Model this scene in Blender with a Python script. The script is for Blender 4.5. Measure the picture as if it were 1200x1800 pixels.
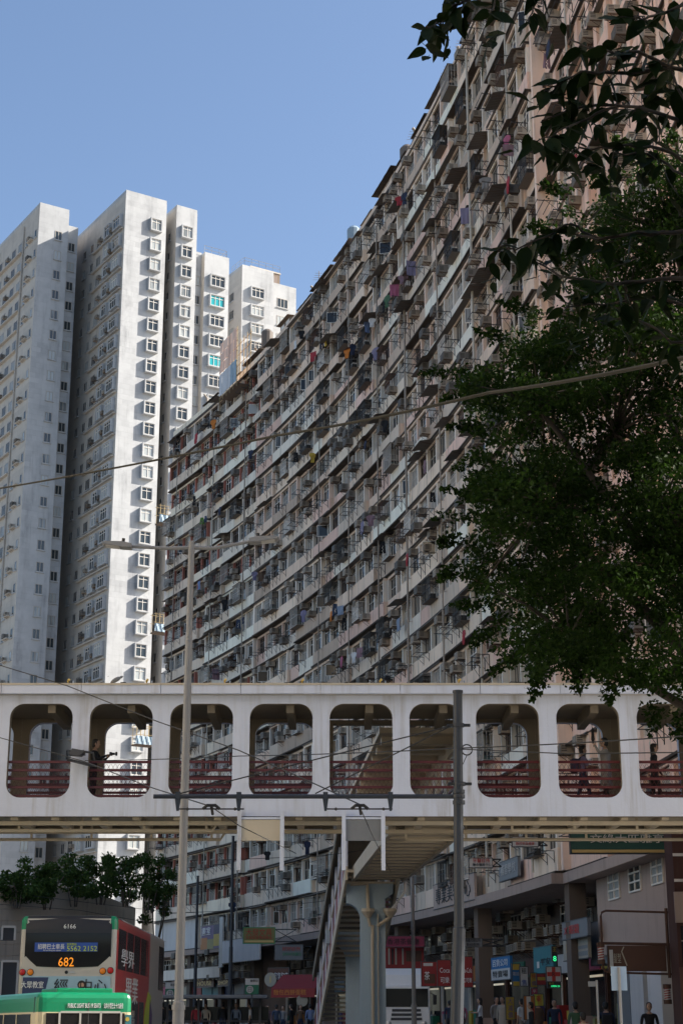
import bpy, bmesh, math, random
import numpy as np
from mathutils import Vector, Matrix
R = math.radians
random.seed(7); rng = np.random.default_rng(11)
scene = bpy.context.scene
COL = scene.collection
for o in list(bpy.data.objects): bpy.data.objects.remove(o)

# ------------------------------------------------------------------ camera, sky, sun, exposure
F = 2900.0                                   # focal length in pixels of the 1200 x 1800 frame
CH = 1.6                                     # eye height
TH = math.atan(905.0 / F)                    # upward pitch
cam_d = bpy.data.cameras.new('camera'); cam = bpy.data.objects.new('camera', cam_d); COL.objects.link(cam)
cam.location = (0, 0, CH); cam.rotation_euler = (math.pi / 2 + TH, 0, 0)
cam_d.sensor_fit = 'VERTICAL'; cam_d.sensor_height = 36.0; cam_d.sensor_width = 24.0
cam_d.lens = 36.0 * F / 1800.0; cam_d.clip_start = 0.1; cam_d.clip_end = 3000
scene.camera = cam
SUN_AZ, SUN_EL = R(82), R(35)                # azimuth from +Y towards +X
world = bpy.data.worlds.new('World'); scene.world = world; world.use_nodes = True
wn = world.node_tree.nodes; wl = world.node_tree.links; wn.clear()
sky = wn.new('ShaderNodeTexSky'); sky.sky_type = 'NISHITA'; sky.sun_disc = False
sky.sun_elevation = SUN_EL; sky.sun_rotation = SUN_AZ
sky.altitude = 20; sky.air_density = 1.0; sky.dust_density = 1.6; sky.ozone_density = 2.4
bg = wn.new('ShaderNodeBackground'); bg.inputs['Strength'].default_value = 0.10
wo = wn.new('ShaderNodeOutputWorld'); wl.new(sky.outputs[0], bg.inputs[0]); wl.new(bg.outputs[0], wo.inputs[0])
sd = bpy.data.lights.new('sun', 'SUN'); sd.energy = 5.0; sd.angle = R(0.55); sd.color = (1.0, 0.93, 0.83)
sun = bpy.data.objects.new('sun', sd); COL.objects.link(sun)
sv = Vector((math.sin(SUN_AZ) * math.cos(SUN_EL), math.cos(SUN_AZ) * math.cos(SUN_EL), math.sin(SUN_EL)))
sun.rotation_euler = sv.to_track_quat('Z', 'Y').to_euler(); sun.location = sv * 200
vs = scene.view_settings
vs.view_transform = 'Standard'; vs.look = 'None'; vs.gamma = 1.0; vs.use_curve_mapping = False
vs.exposure = 1.10
scene.cycles.max_bounces = 6; scene.cycles.diffuse_bounces = 4; scene.cycles.glossy_bounces = 3
scene.cycles.transparent_max_bounces = 6

# ------------------------------------------------------------------ helpers
def W(px, py, Y):
    """world point on the plane y = Y that is seen at photo pixel (px, py)"""
    x = (px - 600) / F; v = (900 - py) / F
    fy = math.cos(TH) - v * math.sin(TH); fz = math.sin(TH) + v * math.cos(TH)
    t = Y / fy
    return Vector((x * t, Y, CH + fz * t))
def PX(p):
    d = p[1] * math.cos(TH) + (p[2] - CH) * math.sin(TH)
    return 600 + F * p[0] / d, 900 - F * (-p[1] * math.sin(TH) + (p[2] - CH) * math.cos(TH)) / d
def gz(y):                                   # the street climbs gently past the footbridge
    return 0.0 if y < 40 else min((y - 40) * 0.033, 0.9)

MATS = {}
def _nt(name):
    m = bpy.data.materials.new(name); m.use_nodes = True
    MATS[name] = m
    nt = m.node_tree; b = nt.nodes['Principled BSDF']
    return m, nt, b
def plain(name, col, rough=0.6, metal=0.0, var=0.0, emit=0.0, scale=6.0, bump=0.0, spec=None):
    m, nt, b = _nt(name)
    c = (*col, 1)
    b.inputs['Base Color'].default_value = c; b.inputs['Roughness'].default_value = rough; b.inputs['Metallic'].default_value = metal
    if spec is not None: b.inputs['Specular IOR Level'].default_value = spec
    if emit: b.inputs['Emission Color'].default_value = c; b.inputs['Emission Strength'].default_value = emit
    if var or bump:
        tc = nt.nodes.new('ShaderNodeTexCoord'); n = nt.nodes.new('ShaderNodeTexNoise')
        n.inputs['Scale'].default_value = scale; n.inputs['Detail'].default_value = 5; n.inputs['Roughness'].default_value = 0.65
        nt.links.new(tc.outputs['Object'], n.inputs['Vector'])
        if var:
            oi = nt.nodes.new('ShaderNodeObjectInfo')
            mr = nt.nodes.new('ShaderNodeMapRange'); mr.inputs[3].default_value = 1 - var; mr.inputs[4].default_value = 1 + var * 0.8
            add = nt.nodes.new('ShaderNodeMath'); add.operation = 'MULTIPLY_ADD'; add.inputs[1].default_value = 0.45
            nt.links.new(oi.outputs['Random'], add.inputs[0]); nt.links.new(n.outputs[0], add.inputs[2])
            sub = nt.nodes.new('ShaderNodeMath'); sub.operation = 'SUBTRACT'; sub.inputs[1].default_value = 0.22
            nt.links.new(add.outputs[0], sub.inputs[0]); nt.links.new(sub.outputs[0], mr.inputs[0])
            mx = nt.nodes.new('ShaderNodeMix'); mx.data_type = 'RGBA'; mx.blend_type = 'MULTIPLY'; mx.inputs[0].default_value = 1
            mx.inputs[6].default_value = c
            nt.links.new(mr.outputs[0], mx.inputs[7]); nt.links.new(mx.outputs[2], b.inputs['Base Color'])
        if bump:
            bp = nt.nodes.new('ShaderNodeBump'); bp.inputs['Strength'].default_value = bump; bp.inputs['Distance'].default_value = 0.02
            nt.links.new(n.outputs[0], bp.inputs['Height']); nt.links.new(bp.outputs[0], b.inputs['Normal'])
    return m
def weathered(name, col, stain=(0.12, 0.10, 0.085), amount=0.55, streak=2.2, rough=0.85, patch=0.35, seed=0.0, vary=0.18, panels=0.0):
    """painted concrete: big blotches, vertical rain streaks, fine grain; world-space so neighbours never repeat"""
    m, nt, b = _nt(name); N = nt.nodes.new; L = nt.links.new
    b.inputs['Roughness'].default_value = rough; b.inputs['Specular IOR Level'].default_value = 0.25
    geo = N('ShaderNodeNewGeometry'); oi = N('ShaderNodeObjectInfo')
    def noise(sx, sz, detail, off):
        mp = N('ShaderNodeMapping'); mp.inputs['Scale'].default_value = (sx, sx, sz); mp.inputs['Location'].default_value = (off, off * 1.7, seed)
        n = N('ShaderNodeTexNoise'); n.inputs['Scale'].default_value = 1; n.inputs['Detail'].default_value = detail; n.inputs['Roughness'].default_value = 0.7
        L(geo.outputs['Position'], mp.inputs[0]); L(mp.outputs[0], n.inputs['Vector']); return n
    def ramp(src, a, c):
        mr = N('ShaderNodeMapRange'); mr.inputs[1].default_value = a; mr.inputs[2].default_value = c; L(src, mr.inputs[0]); return mr.outputs[0]
    def mul(a, v):
        q = N('ShaderNodeMath'); q.operation = 'MULTIPLY'; L(a, q.inputs[0])
        if isinstance(v, float): q.inputs[1].default_value = v
        else: L(v, q.inputs[1])
        return q.outputs[0]
    def mix(fac, A, B):
        q = N('ShaderNodeMix'); q.data_type = 'RGBA'; L(fac, q.inputs[0])
        for k, s in ((6, A), (7, B)):
            if isinstance(s, tuple): q.inputs[k].default_value = (*s, 1)
            else: L(s, q.inputs[k])
        return q.outputs[2]
    st = ramp(noise(streak, streak * 0.07, 4, 3.1).outputs[0], 0.50, 0.74)
    bl = ramp(noise(0.35, 0.35, 5, 9.0).outputs[0], 0.42, 0.68)
    fine = noise(9, 9, 3, 1.0)
    dk = tuple(c * 0.78 for c in col); lt = tuple(min(c * 1.12, 0.9) for c in col)
    base = mix(ramp(oi.outputs['Random'], 0, 1), tuple(c * (1 - vary) for c in col), tuple(min(c * (1 + vary * 0.7), .9) for c in col))
    base = mix(mul(bl, patch), base, dk)
    base = mix(mul(mul(st, amount), ramp(noise(0.8, 0.5, 3, 5.0).outputs[0], 0.35, 0.65)), base, stain)
    base = mix(mul(ramp(fine.outputs[0], 0.55, 0.8), 0.22), base, lt)
    if panels:                                  # faint pour joints and repaired rectangles
        sp = N('ShaderNodeSeparateXYZ'); L(geo.outputs['Position'], sp.inputs[0])
        ad = N('ShaderNodeMath'); ad.operation = 'ADD'; L(sp.outputs[0], ad.inputs[0]); L(sp.outputs[1], ad.inputs[1])
        cb = N('ShaderNodeCombineXYZ'); L(ad.outputs[0], cb.inputs[0]); L(sp.outputs[2], cb.inputs[1])
        br_ = N('ShaderNodeTexBrick'); br_.inputs['Scale'].default_value = 1.0; br_.inputs['Brick Width'].default_value = 1.9; br_.inputs['Row Height'].default_value = 0.7; br_.inputs['Mortar Size'].default_value = 0.012
        br_.inputs['Color1'].default_value = (1, 1, 1, 1); br_.inputs['Color2'].default_value = (.8, .8, .81, 1); br_.inputs['Mortar'].default_value = (.62, .62, .62, 1); br_.offset = 0.37
        L(cb.outputs[0], br_.inputs['Vector'])
        q = N('ShaderNodeMix'); q.data_type = 'RGBA'; q.blend_type = 'MULTIPLY'; L(mul(ramp(noise(0.25, 0.25, 3, 14.0).outputs[0], .42, .6), panels), q.inputs[0]); L(base, q.inputs[6]); L(br_.outputs[0], q.inputs[7]); base = q.outputs[2]
    L(base, b.inputs['Base Color'])
    bp = N('ShaderNodeBump'); bp.inputs['Strength'].default_value = 0.25; bp.inputs['Distance'].default_value = 0.02
    L(fine.outputs[0], bp.inputs['Height']); L(bp.outputs[0], b.inputs['Normal'])
    return m
def glassy(name, dark, light, bias=0.5, rough=0.06, spec=0.6):
    """window panes: dark rooms with here and there a pale curtain behind the glass, chosen per window"""
    m, nt, b = _nt(name); N = nt.nodes.new; L = nt.links.new
    oi = N('ShaderNodeObjectInfo'); geo = N('ShaderNodeNewGeometry')
    wv = N('ShaderNodeTexNoise'); wv.inputs['Scale'].default_value = 1
    mp = N('ShaderNodeMapping'); mp.inputs['Scale'].default_value = (2.2, 2.2, 0.25)
    L(geo.outputs['Position'], mp.inputs[0]); L(mp.outputs[0], wv.inputs['Vector'])
    ad = N('ShaderNodeMath'); ad.operation = 'MULTIPLY_ADD'; ad.inputs[1].default_value = 0.6
    L(wv.outputs[0], ad.inputs[0]); L(oi.outputs['Random'], ad.inputs[2])
    mr = N('ShaderNodeMapRange'); mr.inputs[1].default_value = bias + 0.30; mr.inputs[2].default_value = bias + 0.5
    L(ad.outputs[0], mr.inputs[0])
    mx = N('ShaderNodeMix'); mx.data_type = 'RGBA'; mx.inputs[6].default_value = (*dark, 1); mx.inputs[7].default_value = (*light, 1)
    L(mr.outputs[0], mx.inputs[0]); L(mx.outputs[2], b.inputs['Base Color'])
    b.inputs['Roughness'].default_value = rough; b.inputs['Specular IOR Level'].default_value = spec
    return m

class MB:
    """collects shapes and links them as one mesh object"""
    def __init__(s): s.v = []; s.f = []; s.m = []; s.slots = []
    def slot(s, mat):
        if mat not in s.slots: s.slots.append(mat)
        return s.slots.index(mat)
    def add(s, vs, fs, mat):
        k = len(s.v); i = s.slot(mat)
        s.v.extend(tuple(v) for v in vs); s.f.extend(tuple(a + k for a in f) for f in fs); s.m.extend([i] * len(fs))
        return s
    def box(s, c, d, mat, M=None):
        x, y, z = c; a, b, h = d[0] / 2, d[1] / 2, d[2] / 2
        vs = [Vector((x + i * a, y + j * b, z + k * h)) for k in (-1, 1) for j in (-1, 1) for i in (-1, 1)]
        if M is not None: vs = [M @ v for v in vs]
        return s.add(vs, [(0, 2, 3, 1), (4, 5, 7, 6), (0, 1, 5, 4), (2, 6, 7, 3), (0, 4, 6, 2), (1, 3, 7, 5)], mat)
    def bx(s, x0, x1, y0, y1, z0, z1, mat, M=None):
        return s.box(((x0 + x1) / 2, (y0 + y1) / 2, (z0 + z1) / 2), (abs(x1 - x0), abs(y1 - y0), abs(z1 - z0)), mat, M)
    def quad(s, a, b, c, d, mat): return s.add([a, b, c, d], [(0, 1, 2, 3)], mat)
    def tube(s, pts, r, mat, n=8, cap=True):
        pts = [Vector(p) for p in pts]; rs = r if isinstance(r, (list, tuple)) else [r] * len(pts)
        rings = []
        for i, p in enumerate(pts):
            t = (pts[min(i + 1, len(pts) - 1)] - pts[max(i - 1, 0)]).normalized()
            up = Vector((0, 0, 1)) if abs(t.z) < 0.95 else Vector((1, 0, 0))
            u = t.cross(up).normalized(); w = u.cross(t)
            rings.append([p + (u * math.cos(2 * math.pi * k / n) + w * math.sin(2 * math.pi * k / n)) * rs[i] for k in range(n)])
        vs = [q for g in rings for q in g]; fs = []
        for i in range(len(pts) - 1):
            for k in range(n):
                a = i * n + k; b = i * n + (k + 1) % n
                fs.append((a, b, b + n, a + n))
        if cap: fs += [tuple(range(n - 1, -1, -1)), tuple((len(pts) - 1) * n + k for k in range(n))]
        return s.add(vs, fs, mat)
    def lathe(s, prof, mat, n=16, M=None):
        vs = [Vector((r * math.cos(2 * math.pi * k / n), r * math.sin(2 * math.pi * k / n), z)) for r, z in prof for k in range(n)]
        if M is not None: vs = [M @ v for v in vs]
        fs = []
        for i in range(len(prof) - 1):
            for k in range(n):
                a = i * n + k; b = i * n + (k + 1) % n
                fs.append((a, b, b + n, a + n))
        fs += [tuple(range(n - 1, -1, -1)), tuple((len(prof) - 1) * n + k for k in range(n))]
        return s.add(vs, fs, mat)
    def prism(s, poly, axis, a, b, mat, M=None):
        """poly: 2D outline, extruded along axis 'x','y' or 'z' from a to b"""
        def P(u, w, t): return Vector((t, u, w)) if axis == 'x' else Vector((u, t, w)) if axis == 'y' else Vector((u, w, t))
        n = len(poly); vs = [P(u, w, a) for u, w in poly] + [P(u, w, b) for u, w in poly]
        if M is not None: vs = [M @ v for v in vs]
        fs = [tuple(range(n - 1, -1, -1)), tuple(range(n, 2 * n))] + [(k, (k + 1) % n, (k + 1) % n + n, k + n) for k in range(n)]
        return s.add(vs, fs, mat)
    def mesh(s, name, smooth=False, fix=True):
        me = bpy.data.meshes.new(name); me.from_pydata([tuple(v) for v in s.v], [], s.f)
        for m in s.slots: me.materials.append(MATS[m])
        me.polygons.foreach_set('material_index', s.m)
        if smooth: me.polygons.foreach_set('use_smooth', [True] * len(me.polygons))
        if fix:
            bm = bmesh.new(); bm.from_mesh(me); bmesh.ops.recalc_face_normals(bm, faces=bm.faces); bm.to_mesh(me); bm.free()
        me.update(); return me
    def build(s, name, parent=None, M=None, smooth=False, fix=True, **props):
        return place(name, s.mesh(name, smooth, fix), parent, M, **props)
def place(name, me, parent=None, M=None, **props):
    o = bpy.data.objects.new(name, me); COL.objects.link(o)
    if parent is not None: o.parent = parent
    if M is not None: o.matrix_local = M
    for k, v in props.items(): o[k] = v
    return o
def thing(name, label, cat, loc=(0, 0, 0), rz=0.0, group=None):
    o = bpy.data.objects.new(name, None); COL.objects.link(o); o.location = loc; o.rotation_euler = (0, 0, rz)
    o.empty_display_size = 0.2
    o['label'] = label; o['category'] = cat
    if group: o['group'] = group
    return o
def tag(o, label, cat, group=None):
    o['label'] = label; o['category'] = cat
    if group: o['group'] = group
    return o
def T(x, y, z, rz=0.0): return Matrix.Translation((x, y, z)) @ Matrix.Rotation(rz, 4, 'Z')
_txt = {}
TMP = bpy.data.scenes.new('scratch')            # small scene in which text and skinned bodies are turned into meshes
def evaluated_mesh(o):
    TMP.collection.objects.link(o); vl = TMP.view_layers[0]; vl.update(); dg = vl.depsgraph; dg.update()
    me = bpy.data.meshes.new_from_object(o.evaluated_get(dg)); bpy.data.objects.remove(o); return me
def text_mesh(body, size, mat, extrude=0.006, width=None):
    key = (body, size, mat, width)
    if key in _txt: return _txt[key]
    cu = bpy.data.curves.new('lettering', 'FONT'); cu.body = body; cu.size = size; cu.extrude = extrude
    cu.align_x = 'CENTER'; cu.align_y = 'CENTER'; cu.resolution_u = 2
    me = evaluated_mesh(bpy.data.objects.new('lettering', cu)); me.name = 'lettering'
    bpy.data.curves.remove(cu)
    if len(me.vertices):
        co = np.empty(len(me.vertices) * 3); me.vertices.foreach_get('co', co); co = co.reshape(-1, 3)
        if width: co[:, 0] *= width / max(1e-6, co[:, 0].max() - co[:, 0].min())
        co[:, 1] -= (co[:, 1].max() + co[:, 1].min()) / 2; co[:, 0] -= (co[:, 0].max() + co[:, 0].min()) / 2
        x, y, z = co[:, 0].copy(), co[:, 1].copy(), co[:, 2].copy()
        co = np.stack([x, -z, y], 1)              # stands upright, reads from -y
        me.vertices.foreach_set('co', co.ravel())
    me.materials.clear(); me.materials.append(MATS[mat]); me.update()
    _txt[key] = me; return me
def letter(parent, body, size, mat, x, y, z, width=None, M=None, name='lettering'):
    return place(name, text_mesh(body, size, mat, width=width), parent, (M or Matrix()) @ T(x, y, z))

class Scatter:
    """alike parts of one thing: the largest in view become parts of their own, the rest one joined part"""
    def __init__(s, parent, name, limit=300): s.parent = parent; s.name = name; s.limit = limit; s.items = []
    def put(s, me, M, subs=()): s.items.append((me, M, subs))
    def finish(s):
        def size(it):
            p = it[1].translation; x, y = PX(p)
            if x < -30 or x > 1230 or y < -30 or y > 1830: return -1
            return 1000 / max(p.y, 1)
        its = sorted(s.items, key=size, reverse=True)
        own = [i for i in its if size(i) > 0][:s.limit]; ids = set(map(id, own))
        rest = [i for i in its if id(i) not in ids]
        for me, M, subs in own:
            o = place(s.name, me, s.parent, M)
            for nm, sm in subs: place(nm, sm, o)
        if rest:
            flat = [(me, M) for me, M, _ in rest] + [(sm, M) for _, M, subs in rest for _, sm in subs]
            joined(s.name + '_mass', flat, s.parent)
def joined(name, items, parent=None, **props):
    V = []; Fc = []; mi = []; slots = []; k = 0; cache = {}
    for me, M in items:
        if me.name not in cache:
            co = np.empty(len(me.vertices) * 3); me.vertices.foreach_get('co', co)
            cache[me.name] = (co.reshape(-1, 3), [tuple(p.vertices) for p in me.polygons], [p.material_index for p in me.polygons], list(me.materials))
        co, fs, ms, mats = cache[me.name]
        A = np.array(M); V.append(co @ A[:3, :3].T + A[:3, 3])
        mp = []
        for m in mats:
            if m not in slots: slots.append(m)
            mp.append(slots.index(m))
        Fc.extend(tuple(a + k for a in f) for f in fs); mi.extend(mp[q] for q in ms); k += len(co)
    me = bpy.data.meshes.new(name); me.from_pydata(np.concatenate(V).tolist(), [], Fc)
    for m in slots: me.materials.append(m)
    me.polygons.foreach_set('material_index', mi); me.update()
    return place(name, me, parent, None, kind='stuff', **props)

# ------------------------------------------------------------------ materials
plain('asphalt', (0.10, 0.098, 0.094), 0.9, var=0.2, scale=0.6)
plain('paving', (0.30, 0.28, 0.25), 0.9, var=0.2, scale=1.2)
plain('line_paint', (0.7, 0.7, 0.68), 0.7, var=0.1)
plain('kerb_stone', (0.3, 0.29, 0.28), 0.9, var=0.15)
weathered('end_parapet', (0.88, 0.70, 0.545), amount=1.0, seed=1)
weathered('mid_parapet', (0.86, 0.64, 0.49), amount=0.95, seed=2)
weathered('mint_parapet', (0.70, 0.66, 0.545), amount=0.6, seed=3)
weathered('near_parapet', (0.88, 0.575, 0.45), amount=0.8, seed=4, streak=1.8)
weathered('flat_pink', (0.80, 0.55, 0.44), amount=1.0, seed=31)
weathered('flat_grey', (0.70, 0.575, 0.455), amount=1.0, seed=32, streak=3.0)
weathered('flat_brown', (0.56, 0.43, 0.33), amount=1.0, seed=33)
weathered('flat_pale', (0.88, 0.775, 0.65), amount=0.9, seed=34, streak=2.8)
weathered('pier_red', (0.42, 0.16, 0.115), amount=0.4, seed=5)
weathered('pier_pale', (0.80, 0.71, 0.61), amount=0.5, seed=6)
weathered('pier_blue', (0.64, 0.60, 0.53), amount=0.5, seed=7)
weathered('pier_pink', (0.86, 0.62, 0.50), amount=0.5, seed=8)
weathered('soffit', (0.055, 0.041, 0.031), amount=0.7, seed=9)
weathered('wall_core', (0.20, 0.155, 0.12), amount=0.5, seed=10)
weathered('tower_white', (0.50, 0.505, 0.505), stain=(0.20, 0.203, 0.21), amount=0.9, streak=0.8, patch=0.55, seed=11, vary=0.03, panels=0.8)
weathered('tower_beige', (0.56, 0.51, 0.445), stain=(0.35, 0.31, 0.27), amount=0.8, streak=0.9, patch=0.45, seed=12, vary=0.05, panels=0.7)
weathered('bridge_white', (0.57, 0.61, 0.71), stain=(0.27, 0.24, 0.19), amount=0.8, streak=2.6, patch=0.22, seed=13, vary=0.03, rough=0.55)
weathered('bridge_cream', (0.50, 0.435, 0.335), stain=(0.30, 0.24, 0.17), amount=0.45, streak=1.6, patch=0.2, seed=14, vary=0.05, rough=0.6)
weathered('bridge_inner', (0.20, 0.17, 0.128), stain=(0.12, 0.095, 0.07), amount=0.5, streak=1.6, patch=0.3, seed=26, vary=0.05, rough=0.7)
weathered('bridge_blue', (0.35, 0.45, 0.53), stain=(0.2, 0.2, 0.19), amount=0.4, streak=1.6, seed=15, vary=0.03, rough=0.6)
weathered('stone_tile', (0.74, 0.64, 0.53), amount=0.5, seed=16, vary=0.12)
weathered('old_wood', (0.17, 0.125, 0.095), amount=0.5, seed=17)
weathered('zinc', (0.15, 0.125, 0.105), stain=(0.16, 0.085, 0.05), amount=0.8, seed=18, vary=0.35, rough=0.6)
weathered('tiles_white', (0.60, 0.575, 0.55), amount=0.4, seed=19)
weathered('brick_red', (0.075, 0.036, 0.03), amount=0.4, seed=20)
weathered('podium_pink', (0.40, 0.305, 0.255), amount=0.55, seed=21)
weathered('bounce_cream', (0.82, 0.72, 0.58), amount=0.3, seed=24, vary=0.02)  # pale cream chosen so the added unseen blocks throw warm light back
weathered('arcade_brown', (0.15, 0.115, 0.092), amount=0.5, seed=25)
weathered('shop_dark', (0.13, 0.105, 0.09), amount=0.5, seed=23)
weathered('trunk', (0.16, 0.125, 0.095), amount=0.6, seed=22)
glassy('pane_dark', (0.006, 0.005, 0.0045), (0.36, 0.31, 0.26), 0.86, 0.12, 0.3)
glassy('pane_blue', (0.018, 0.018, 0.016), (0.46, 0.44, 0.40), 0.70, 0.08, 0.5)
glassy('pane_tower', (0.03, 0.04, 0.045), (0.40, 0.42, 0.41), 0.60)
plain('pane_teal', (0.02, 0.33, 0.36), 0.2)
plain('pane_shop', (0.02, 0.02, 0.02), 0.1)
plain('frame_white', (0.74, 0.69, 0.62), 0.5, var=0.15)
plain('frame_grey', (0.42, 0.38, 0.33), 0.45, var=0.2)
plain('frame_brown', (0.16, 0.11, 0.085), 0.6, var=0.2)
plain('ac_white', (0.42, 0.36, 0.29), 0.6, var=0.28, scale=3)
plain('ac_beige', (0.27, 0.215, 0.16), 0.65, var=0.3, scale=3)
plain('ac_grey', (0.20, 0.18, 0.155), 0.6, var=0.3, scale=3)
plain('ac_dark', (0.035, 0.033, 0.03), 0.8)
plain('rack_black', (0.03, 0.028, 0.026), 0.6)
plain('rust', (0.09, 0.045, 0.03), 0.85, var=0.3)
plain('pipe_grey', (0.34, 0.29, 0.24), 0.7, var=0.25)
plain('pipe_mint', (0.50, 0.46, 0.39), 0.7, var=0.2)
plain('bamboo', (0.36, 0.27, 0.14), 0.8, var=0.2)
plain('tarp_blue', (0.27, 0.36, 0.43), 0.7, var=0.25, bump=0.3)
plain('tarp_white', (0.55, 0.56, 0.58), 0.7, var=0.25, bump=0.3)
plain('rail_red', (0.085, 0.010, 0.012), 0.45, var=0.15)
plain('lamp_grey', (0.245, 0.245, 0.245), 0.5, var=0.12, scale=2)
plain('pole_blue', (0.024, 0.030, 0.040), 0.5, var=0.15, scale=2)
plain('wire_black', (0.02, 0.02, 0.02), 0.6)
plain('rope_tan', (0.03, 0.026, 0.015), 0.8, var=0.2)
plain('steel', (0.42, 0.43, 0.44), 0.35, 0.8)
plain('black', (0.012, 0.012, 0.013), 0.5)
plain('dark_grey', (0.05, 0.05, 0.052), 0.5)
plain('white', (0.75, 0.75, 0.74), 0.45, var=0.06)
plain('paper_white', (0.48, 0.47, 0.45), 0.7, var=0.1)
plain('yellow_cap', (0.62, 0.42, 0.10), 0.6)
plain('twig_dark', (0.035, 0.027, 0.020), 0.9, var=.2)
plain('tyre', (0.02, 0.02, 0.02), 0.9)
# ------------------------------------------------------------------ ground
def sheet(name, x0, x1, ys, dz, mat, kerb=0.0):
    mb = MB()
    for a, b in zip(ys[:-1], ys[1:]):
        mb.quad((x0, a, gz(a) + dz), (x1, a, gz(a) + dz), (x1, b, gz(b) + dz), (x0, b, gz(b) + dz), mat)
        if kerb: mb.quad((x0, a, gz(a) + dz), (x0, b, gz(b) + dz), (x0, b, gz(b) + dz - kerb), (x0, a, gz(a) + dz - kerb), 'kerb_stone')
    return mb.build(name, kind='structure', fix=False)
YS = [-60, -20, 0, 20, 40, 60, 80, 100, 110, 140, 200, 300, 500, 900]
sheet('ground', -700, 700, YS, -0.02, 'paving')
sheet('road', -17, 3.2, YS, 0.0, 'asphalt')
mb = MB()
for x in (-12.4, -7.4, -2.4):
    for y in range(-20, 130, 6):
        mb.quad((x - .06, y, gz(y) + .005), (x + .06, y, gz(y) + .005), (x + .06, y + 2, gz(y + 2) + .005), (x - .06, y + 2, gz(y + 2) + .005), 'line_paint')
mb.build('road_markings', kind='structure', fix=False)
sheet('pavement', 5.2, 40, YS, 0.14, 'paving', 0.16)

# ------------------------------------------------------------------ the curved street front in plan
_S = np.linspace(-75, 80, 1551)
_ph = -0.229432 - 0.394477 * _S / 100 - 0.0410791 * (_S / 100) ** 2
_x = np.cumsum(np.sin(_ph)) * 0.1; _y = np.cumsum(np.cos(_ph)) * 0.1
_i0 = int(np.argmin(abs(_S))); _x += 5.37824 - _x[_i0]; _y += 96.6679 - _y[_i0]
def PHI(s): return float(np.interp(s, _S, _ph))
def FP(s, off=0.0, z=0.0):
    p = PHI(s)
    return Vector((float(np.interp(s, _S, _x)) - math.cos(p) * off, float(np.interp(s, _S, _y)) + math.sin(p) * off, z))
def FM(s, off, z):                            # local x along the street, y out of the wall
    return Matrix.Translation(FP(s, off, z)) @ Matrix.Rotation(math.pi / 2 - PHI(s), 4, 'Z')
_ca = np.cos(_ph); _sa = np.sin(_ph)
def facade_hit(px, py, off=0.0):
    x = (px - 600) / F; v = (900 - py) / F
    fy = math.cos(TH) - v * math.sin(TH); fz = math.sin(TH) + v * math.cos(TH)
    X = _x - _ca * off; Y = _y + _sa * off
    i = int(np.argmin(abs(X - Y * x / fy))); t = Y[i] / fy
    return float(_S[i]), CH + fz * t
def arcbox(mb, s0, s1, oa, ob, za, zb, mat, step=2.05):
    n = max(1, int(math.ceil((s1 - s0) / step - 1e-6))); vs = []; fs = []
    for i in range(n + 1):
        s = s0 + (s1 - s0) * i / n
        vs += [FP(s, oa, za), FP(s, ob, za), FP(s, ob, zb), FP(s, oa, zb)]
    for i in range(n):
        a = i * 4; b = a + 4
        fs += [(a + k, a + (k + 1) % 4, b + (k + 1) % 4, b + k) for k in range(4)]
    fs += [(3, 2, 1, 0), (n * 4, n * 4 + 1, n * 4 + 2, n * 4 + 3)]
    return mb.add(vs, fs, mat)
BAY, FLH, Z0 = 2.05, 2.75, 8.05
NFL = 18

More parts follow.
